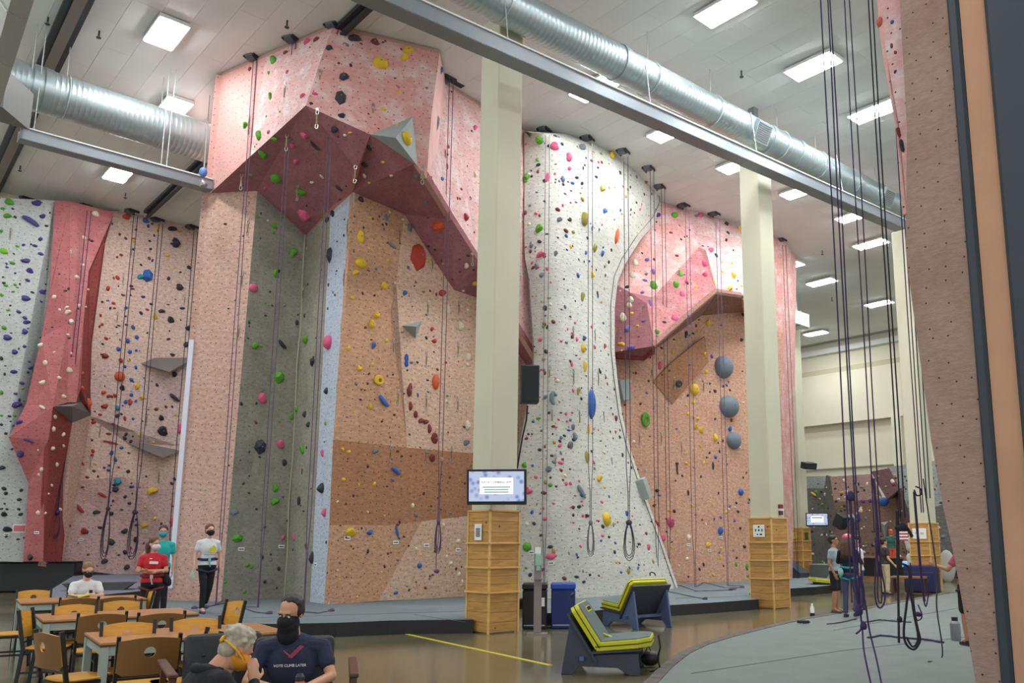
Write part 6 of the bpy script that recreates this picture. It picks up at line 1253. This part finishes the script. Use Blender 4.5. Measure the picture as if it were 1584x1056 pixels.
r = hit(30, 817); q = thing('poster', 'small pink and white poster on the pale leftmost wall', 'poster', r[0]+r[1]*.012); q.rotation_euler = frame(r[1]).to_euler()
MB().box((0, 0, 0), (.36, .26, .008)).build('card', mPaper, q); MB().box((0, 0, .006), (.30, .19, .004)).build('print', mat('poster_pink', (214, 120, 124), .8), q)
# ---- quickdraws hanging from bolts
QD = [(495, 117), (441.5, 136.5), (386, 189), (444, 211), (491, 176), (577, 169), (460.5, 290), (374, 273), (550, 261), (654, 264), (475.5, 372), (538.6, 348), (533.5, 425), (529.5, 501.6), (463, 533), (469.6, 450.5), (384, 348), (375, 428), (369.6, 510), (618, 363), (669, 405.5), (610, 445), (731, 395), (662, 472.7), (710, 472.7), (659.5, 552), (708.5, 536.6), (609, 532), (659.5, 617.6), (708, 622), (616, 610), (605, 696), (660, 701), (699, 698.5), (523, 595), (517, 697),
 (17, 359.5), (109, 393.6), (204, 388), (191, 430.6), (182, 489), (155, 665), (140.6, 713), (227, 646.6), (246, 736), (286, 462), (850.5, 573.6), (887, 579), (925, 582), (854, 640), (896, 643), (933.4, 644.7), (859, 710), (946, 715.7), (886.5, 514), (920, 517), (1008, 573.6), (989, 676), (1023, 676), (1054, 690), (1043, 590), (1020, 350), (995, 480), (1088, 595)]
qm = []
mSl = mat('sling_khaki', (150, 132, 84), .7); mCar = mat('carabiner_metal', (176, 178, 176), .35, metal=.7)
kk = MB().box((0, 0, -.20), (.03, .015, .20)); qs = kk.build('sling', mSl); k2 = MB()
def biner(z): return [(.028*math.cos(a*.785)*(1.0), .012, z+.05*math.sin(a*.785)) for a in range(8)]
k2.tube(biner(-.05), .009, 5, closed=True); qa = k2.build('carabiner', mCar); k3 = MB().tube(biner(-.34), .010, 5, closed=True); qb = k3.build('carabiner', mCar); k4 = MB().box((0, .005, .005), (.05, .012, .05)); qh = k4.build('hanger', mCar)
QM = [('sling', qs.data), ('carabiner', qa.data), ('carabiner', qb.data), ('hanger', qh.data)]
for o in (qs, qa, qb, qh): bpy.data.objects.remove(o)
QL = {}
for u, v in QD:
    r = hit(u, v-4)
    if r: QL.setdefault(zone(r[2], u, v), []).append((v, u, r))
for zn, L_ in QL.items():
    L_.sort(key=lambda q: q[0])
    for i, (v, u, (p, n, key)) in enumerate(L_):
        who = 'the only one' if len(L_) == 1 else ('%s from the top' % nth(i))
        f = 1.15 if key == 'prow' and v < 320 else 1.0
        t = thing('quickdraw', 'thin quickdraw sling, %s on the %s' % (who, zn), 'quickdraw', p+n*.02+Vector((0, 0, .05)), math.atan2(n.x, -n.y) if abs(n.z) < .9 else 0, 'quickdraws on the '+zn); t.scale = (f, f, f)
        for nm, me in QM: o = bpy.data.objects.new(nm, me); C.objects.link(o); o.parent = t
# ================================================================ rope anchors on the wall tops and the ropes below them
mRopeP = mat('rope_purple', (98, 76, 108), .8); mRopeD = mat('rope_dark', (62, 58, 76), .8); mRopeV = mat('rope_violet', (58, 45, 84), .8); mRopeK = mat('rope_black', (34, 32, 40), .8); mRopeG = mat('rope_grey', (120, 112, 120), .8)
mAnc = mat('anchor_black', (40, 44, 48), .5)
def anchor(p, label, rz):
    t = thing('rope_anchor', label, 'anchor', p+Vector((0, 0, .10)), rz)
    t.scale = (1.45, 1.45, 1.45)
    MB().box((0, .1, -.02), (.12, .26, .04)).build('base_plate', mAnc, t)
    MB().cyl((-.07, -.18, -.02), (.07, -.18, -.02), .12, 14).build('pulley', mat('pulley_steel', (96, 102, 108), .4, metal=.4), t, smooth='auto')
    for s in (-1, 1): MB().box((s*.10, -.14, .0), (.025, .26, .20)).build('side_plate', mAnc, t)
    MB().tube([(-.2, .0, .0), (-.2, -.15, .1), (0, -.24, .14), (.2, -.15, .1), (.2, 0, 0)], .015, 6).build('hoop', mAnc, t)
    return t
def wob(i, a): return a*math.sin(i*1.7+a*300)
def rope(p, z0, label, m, gap=.09, r=.010, coil=None, tail=None, drift=0.0, one=False):
    """a doubled rope hanging plumb from p down to z0; coil = (z_top, z_bottom, width): the slack hitched up in a loop"""
    p = Vector(p); t = thing('climbing_rope', label, 'rope', p)
    zl = (coil[0] if coil else z0)-p.z
    n = 14
    for s in ((-1, 1) if not one else (0,)):
        pts = [Vector((s*gap/2*(1 if q < n-1 else .3)+drift*q/n, -.01*s+.012*math.sin(q*.8+s), zl*q/n)) for q in range(n+1)]
        MB().tube(pts, r, 5).build('strand', m, t)
    x0 = drift
    if coil:
        a, b, w_ = coil[0]-p.z, coil[1]-p.z, coil[2]; L = a-b
        for j in range(3):
            k = []; ww = w_*(1-.18*j)
            for q in range(17):
                th = 2*math.pi*q/17; k.append((x0+ww*.5*math.sin(th)*(1-.35*math.cos(th)), .02*j, a-L*(.5-.5*math.cos(th))*(1-.06*j)))
            MB().tube(k, r, 5, closed=True).build('loop', m, t)
        MB().ell((x0, 0, a-.02), (w_*.32, .05, .07), None, 8, 6).build('knot', m, t, smooth=True)
    if tail:
        k = [Vector((x0, 0, zl))]+[Vector(q)-p for q in tail]; pts = []
        for i in range(len(k)-1):
            for q in range(4): pts.append(k[i].lerp(k[i+1], q/4)+Vector((.02*math.sin(i*4+q*1.3), .02*math.cos(i*3+q), 0)))
        pts.append(k[-1]); MB().tube(pts, r, 5).build('slack', m, t)
        e = Vector(tail[-1])-p; MB().ell(e, (.07, .06, .045), None, 8, 6, fn=lambda v: v*(1+.2*math.sin(40*v.x))).build('knot', m, t, smooth=True)
    return t
def topz(u, v, z): p = atZ(u, v, z); return p
def G_(u, v, z=ZM+.015): p = atZ(u, v, z); return (p.x, p.y, z)
# prow
for (u, v, lb, rl, coil, tail, m) in [
    (398, 88, 'black rope anchor on the prow top, leftmost of three', 'purple rope hanging from the leftmost prow anchor past the narrow left face', None, [G_(353, 921), G_(349, 932), G_(325, 937), G_(300, 940)], mRopeP),
    (458, 60, 'black rope anchor on the prow top, middle of three', 'purple rope hanging from the middle prow anchor across the grey corner', None, [G_(372, 938), G_(392, 946), G_(416, 948)], mRopeP),
    (522, 40, 'black rope anchor at the prow’s highest point', 'purple rope hanging from the highest prow anchor over the maroon overhang', None, [G_(464, 945), G_(490, 948), G_(512, 944)], mRopeP)]:
    p = topz(u, v+4, 13.28); anchor(p+Vector((0, .15, .02)), lb, math.radians(-20)); q = p+Vector((0, -.12, -.05)); rope(q, ZM+.03, rl, m, tail=tail)
p = topz(700, 126, 13.25); anchor(p+Vector((0, .1, .0)), 'black rope anchor left of the nearest pillar', math.radians(-40))
rope(p+Vector((.02, -.30, -.06)), 1.2, 'purple rope left of the nearest pillar ending in a hitched-up loop', mRopeP, coil=(2.1, 1.35, .14), tail=[p+Vector((0, -.3, -12.3))], gap=.1)
WT = [(847, 203, 'black rope anchor on the white wall top, first from the left', 'grey rope down the left of the white wall, behind the sanitiser stand', None, [G_(843, 912)]),
      (913, 216, 'black rope anchor on the white wall top, second from the left', 'grey rope down the middle of the white wall with a long hitched loop', (2.1, 1.25, .17), None),
      (968, 236, 'black rope anchor on the white wall top, third from the left', 'dark rope down the right of the white wall with a wide hitched loop', (2.1, 1.15, .26), None),
      (1007, 262, 'black rope anchor at the rounded shoulder of the white wall', 'thin rope hanging just right of the waist of the white wall', None, [G_(1022, 912), G_(1050, 918), G_(1090, 926)]),
      (1024, 290, 'black rope anchor where the white wall meets the pink wall', 'thin rope down the left of the pink wall', None, [G_(1053, 905), G_(1075, 914), G_(1130, 912)])]
for u, v, lb, rl, coil, tail in WT:
    p = topz(u, v+2, 13.25); anchor(p+Vector((0, .1, .03)), lb, math.radians(-25)); q = p+Vector((0, -.35, -.05)); r_ = hit(u, v+330)
    if u in (847, 913, 968): q = Vector((p.x, min(p.y-.3, 21.2), p.z-.05)); q = atY(u, v+6, q.y)
    rope(q, ZM+.03, rl, mRopeG if u < 960 else mRopeD, coil=coil, tail=tail, gap=.11)
for u, v, lb, rl, tail in [(1063, 318, 'black rope anchor on the pink wall top, first from the left', 'violet rope down the middle of the pink wall', [G_(1090, 900), G_(1120, 909), G_(1148, 908)]), (1110, 331, 'black rope anchor on the pink wall top, second from the left', 'violet rope left of the second pillar', [G_(1128, 905), G_(1148, 906), G_(1135, 911)]), (1213, 371, 'black rope anchor at the right corner of the pink wall', 'thin rope hanging right of the second pillar before the farthest pillar', None)]:
    p = topz(u, v+2, 13.25); anchor(p+Vector((0, .1, .03)), lb, math.radians(-40)); q = p+Vector((0, -2.3 if u < 1200 else -.4, -.05)); q = atY(u, v+8, q.y); rope(q, ZM+.03, rl, mRopeP if u < 1200 else mRopeK, tail=tail, gap=.12)
for u, v, lb, rl, coil in [(47, 309, 'black rope anchor on the pale wall top at the left edge', 'dark rope down the pale wall at the left edge', None), (138, 320, 'black rope anchor on the maroon wall top', 'dark purple rope down the maroon wall hitched up in a loop', (2.55, 1.7, .22)), (210, 328, 'black rope anchor on the left peach wall top, first from the left', 'dark rope down the left of the peach wall with a long loop', (2.7, 1.0, .26)), (249, 341, 'black rope anchor on the left peach wall top, second from the left', 'dark rope down the middle of the peach wall with a wide loop', (2.6, 1.0, .34)), (303, 352, 'black rope anchor on the left peach wall top, beside the prow', 'dark rope down the peach wall just left of the prow', None)]:
    p = topz(u, v+2, 13.22); anchor(p+Vector((0, .1, .04)), lb, math.radians(-30)); q = atY(u, v+6, p.y-(1.2 if u == 138 else .5)); rope(q, .55, rl, mRopeD if u != 138 else mRopeV, coil=coil, gap=.14, r=.014)
# the rope and gear hanging off the left edge of the prow
p = atY(320, 205, 19.4); t = thing('gear_chain', 'chain with blue and silver pulleys hanging at the left edge of the prow', 'chain', p)
MB().tube([(0, 0, .3), (0, 0, -1.0)], .02, 6).build('chain', mCar, t); MB().ell((0, -.02, -1.05), (.10, .08, .13), None, 10, 8).build('blue_pulley', mat('pulley_blue', (96, 130, 196), .4), t, smooth=True); MB().ell((0, 0, -1.35), (.10, .07, .10), None, 8, 6, fn=lambda v: v*(1+.3*math.sin(30*v.x+20*v.z))).build('carabiner_bunch', mCar, t, smooth=True)
MB().tube([(0.0, 0, .3), (.0, 0, 1.0)], .006, 5).build('cord', mRopeK, t)
# ---- ropes hanging near the right foreground
def fore(u0, v0, Y, zend, label, m, r=.008, extra=None, gap=None):
    """strands hang plumb from the ceiling beam above the frame; u0 at the top of the photo"""
    p = atY(u0[0], v0, Y); p.z = 12.9; t = thing('climbing_rope', label, 'rope', p)
    for u in u0:
        q = atY(u, v0, Y); n = 12; MB().tube([Vector((q.x-p.x+.008*math.sin(j*.9+u), q.y-p.y+.008*math.cos(j*.7+u), -(12.9-zend)*j/n)) for j in range(n+1)], r, 6).build('strand', m, t)
    for nm, pts, rr in (extra or []):
        W_ = [Vector(q)-p for q in pts]
        if nm == 'knot': MB().ell(W_[0], rr, None, 10, 8, fn=lambda v: v*(1+.18*math.sin(60*v.x+30*v.z))).build('knot', m, t, smooth=True)
        else:
            S_ = []
            for j in range(len(W_)-1):
                a0 = W_[max(0, j-1)]; a1 = W_[j]; a2 = W_[j+1]; a3 = W_[min(len(W_)-1, j+2)]
                for q in range(5):
                    f = q/5; S_.append(.5*((2*a1)+(a2-a0)*f+(2*a0-5*a1+4*a2-a3)*f*f+(3*a1-a0-3*a2+a3)*f**3))
            S_.append(W_[-1]); MB().tube(S_, rr, 6).build(nm, m, t)
    return t
def Y_(u, v, Y): return tuple(atY(u, v, Y))
Y1 = 9.9
fore((1270, 1280, 1284), 0, Y1, .95, 'bundle of dark purple ropes, leftmost of the ropes hanging in the right foreground', mRopeV, .009, [('strand', [Y_(1316, 800, Y1), Y_(1322, 880, Y1), Y_(1330, 940, Y1), Y_(1334, 975, Y1), Y_(1337, 1010, Y1-.2), Y_(1350, 1070, Y1-.5)], .010), ('strand', [Y_(1319, 800, Y1), Y_(1326, 880, Y1), Y_(1338, 930, Y1), Y_(1345, 975, Y1), Y_(1356, 1020, Y1-.2), Y_(1366, 1070, Y1-.5)], .010),
   ('strand', [Y_(1314, 760, Y1), Y_(1320, 850, Y1), Y_(1325, 915, Y1), Y_(1329, 945, Y1)], .015), ('slack_loop', [Y_(1322, 880, Y1), Y_(1335, 905, Y1), Y_(1336, 930, Y1), Y_(1328, 945, Y1)], .009), ('knot', [Y_(1328, 944, Y1)], (.045, .045, .07)), ('knot', [Y_(1335, 968, Y1)], (.04, .04, .05)), ('tail', [Y_(1334, 966, Y1), Y_(1331, 974, Y1), Y_(1324, 980, Y1)], .011), ('knot', [Y_(1316, 768, Y1)], (.05, .05, .06))])
Y2 = 10.4
fore((1306, 1314.5), 0, Y2, 1.75, 'pair of purple ropes with a teardrop loop, second from the left in the right foreground', mRopeV, .008, [('loop', [Y_(1356, 800, Y2), Y_(1355, 870, Y2), Y_(1353, 915, Y2), Y_(1358, 938, Y2), Y_(1366, 936, Y2), Y_(1369, 915, Y2), Y_(1362, 870, Y2), Y_(1357, 800, Y2)], .010), ('loop', [Y_(1357, 820, Y2), Y_(1358, 880, Y2), Y_(1358, 925, Y2), Y_(1364, 928, Y2), Y_(1362, 880, Y2), Y_(1358, 820, Y2)], .009), ('strand', [Y_(1351, 740, Y2), Y_(1356, 800, Y2), Y_(1357, 850, Y2)], .016), ('knot', [Y_(1357, 842, Y2)], (.035, .035, .10))])
Y3 = 9.4
fore((1343, 1348.6), 0, Y3, 1.9, 'pair of thick black ropes ending in a big hanging loop in the right foreground', mRopeK, .0085, [('strand', [Y_(1387, 790, Y3), Y_(1388, 850, Y3), Y_(1389, 900, Y3), Y_(1390, 950, Y3), Y_(1390.5, 994, Y3)], .013), ('loop', [Y_(1391, 820, Y3), Y_(1396, 812, Y3), Y_(1404, 818, Y3), Y_(1411, 830, Y3)], .018), ('loop', [Y_(1396, 872, Y3), Y_(1406, 880, Y3), Y_(1409, 920, Y3), Y_(1419, 970, Y3), Y_(1423, 990, Y3), Y_(1414, 1004, Y3), Y_(1402, 996, Y3), Y_(1398, 975, Y3), Y_(1403, 930, Y3), Y_(1407, 890, Y3)], .013),
   ('loop', [Y_(1406, 880, Y3-.1), Y_(1412, 940, Y3-.1), Y_(1420, 985, Y3-.1), Y_(1412, 1000, Y3-.1), Y_(1402, 985, Y3-.1)], .011), ('strand', [Y_(1388, 790, Y3), Y_(1389, 830, Y3), Y_(1390, 868, Y3), Y_(1394, 880, Y3)], .016), ('knot', [Y_(1391, 958, Y3)], (.03, .03, .035)), ('knot', [Y_(1395, 815, Y3)], (.07, .04, .05))])
Y4 = 10.8
fore((1372, 1376), 0, Y4, 2.0, 'pair of thin purple ropes right of the black loop in the right foreground', mRopeV, .007, [('strand', [Y_(1414, 760, Y4), Y_(1419, 820, Y4), Y_(1424, 880, Y4), Y_(1430, 930, Y4)], .016), ('loop', [Y_(1427, 915, Y4), Y_(1432, 938, Y4), Y_(1437, 915, Y4)], .008), ('loop', [Y_(1408, 870, Y4), Y_(1416, 950, Y4), Y_(1423, 958, Y4), Y_(1426, 950, Y4), Y_(1420, 935, Y4)], .008), ('knot', [Y_(1419, 950, Y4)], (.05, .04, .03)), ('ring', [Y_(1414, 757, Y4), Y_(1418, 766, Y4), Y_(1425, 764, Y4), Y_(1424, 756, Y4), Y_(1416, 752, Y4)], .010)])
Y5 = 11.2
fore((1383, 1388), 20, Y5, 2.2, 'rightmost thin grey ropes beside the wall end, sagging to the carpet', mRopeD, .0075, [('strand', [Y_(1428, 740, Y5), Y_(1437, 800, Y5), Y_(1446, 860, Y5), Y_(1450, 900, Y5), Y_(1449, 940, Y5), (5.0, 12.2, .06), (4.6, 11.7, .05)], .009)])
def lay(name, pts, m, r, label):
    P = [Vector(atZ(u, v, .052)) for u, v in pts]; S_ = []
    for j in range(len(P)-1):
        for q in range(5): S_.append(P[j].lerp(P[j+1], q/5)+Vector((.015*math.sin(j*5+q*1.4), .03*math.cos(j*3+q*1.1), 0)))
    S_.append(P[-1]); o = MB().tube(S_, r, 6).build(name, m); tag(o, label, 'rope')
lay('loose_rope', [(1337, 962), (1360, 958), (1380, 960), (1410, 962)], mRopeD, .014, 'grey rope end lying across the carpet behind the black loop')
lay('loose_rope', [(1343, 986), (1362, 982), (1395, 986), (1428, 988), (1440, 990), (1460, 993)], mRopeV, .016, 'purple rope end lying across the carpet nearer the camera')
lay('loose_rope', [(1280, 965), (1300, 962), (1325, 957)], mRopeD, .012, 'thin dark rope lying on the carpet by the two standing climbers')
lay('loose_rope', [(1215, 908), (1232, 905), (1252, 908)], mat('rope_lilac', (130, 100, 150), .8), .03, 'lilac rope heap on the far mat right of the second pillar')

# ---- sprinkler heads under the ceiling panels
SPR = [(74, 33, 'beside the dark girder at top left'), (153, 54, 'left of the nearest left ceiling light'), (31, 261, 'low at the far left of the ceiling'), (194, 303, 'below the far left ceiling light'), (444, 38, 'above the middle of the prow top'), (1147, 115, 'right of the long duct near the biggest light'), (1272, 391, 'right of the second pillar in the far ceiling'), (1229, 443, 'beside the right edge of the far pink wall'), (1287, 463, 'in the farthest part of the ceiling')]
for u, v, lb in SPR:
    p = atZ(u, v, HC-.1); t = thing('sprinkler_head', 'small dark sprinkler head '+lb, 'sprinkler', p)
    MB().cyl((0, 0, .1), (0, 0, -.02), .02, 8).build('stem', mSteelD, t); MB().lathe((0, 0, -.08), [(.05, 0), (.055, .012)], 10).tube([(-.03, 0, -.08), (-.025, 0, -.03), (0, 0, -.01), (.025, 0, -.03), (.03, 0, -.08)], .006, 5).build('deflector', mSteelD, t)
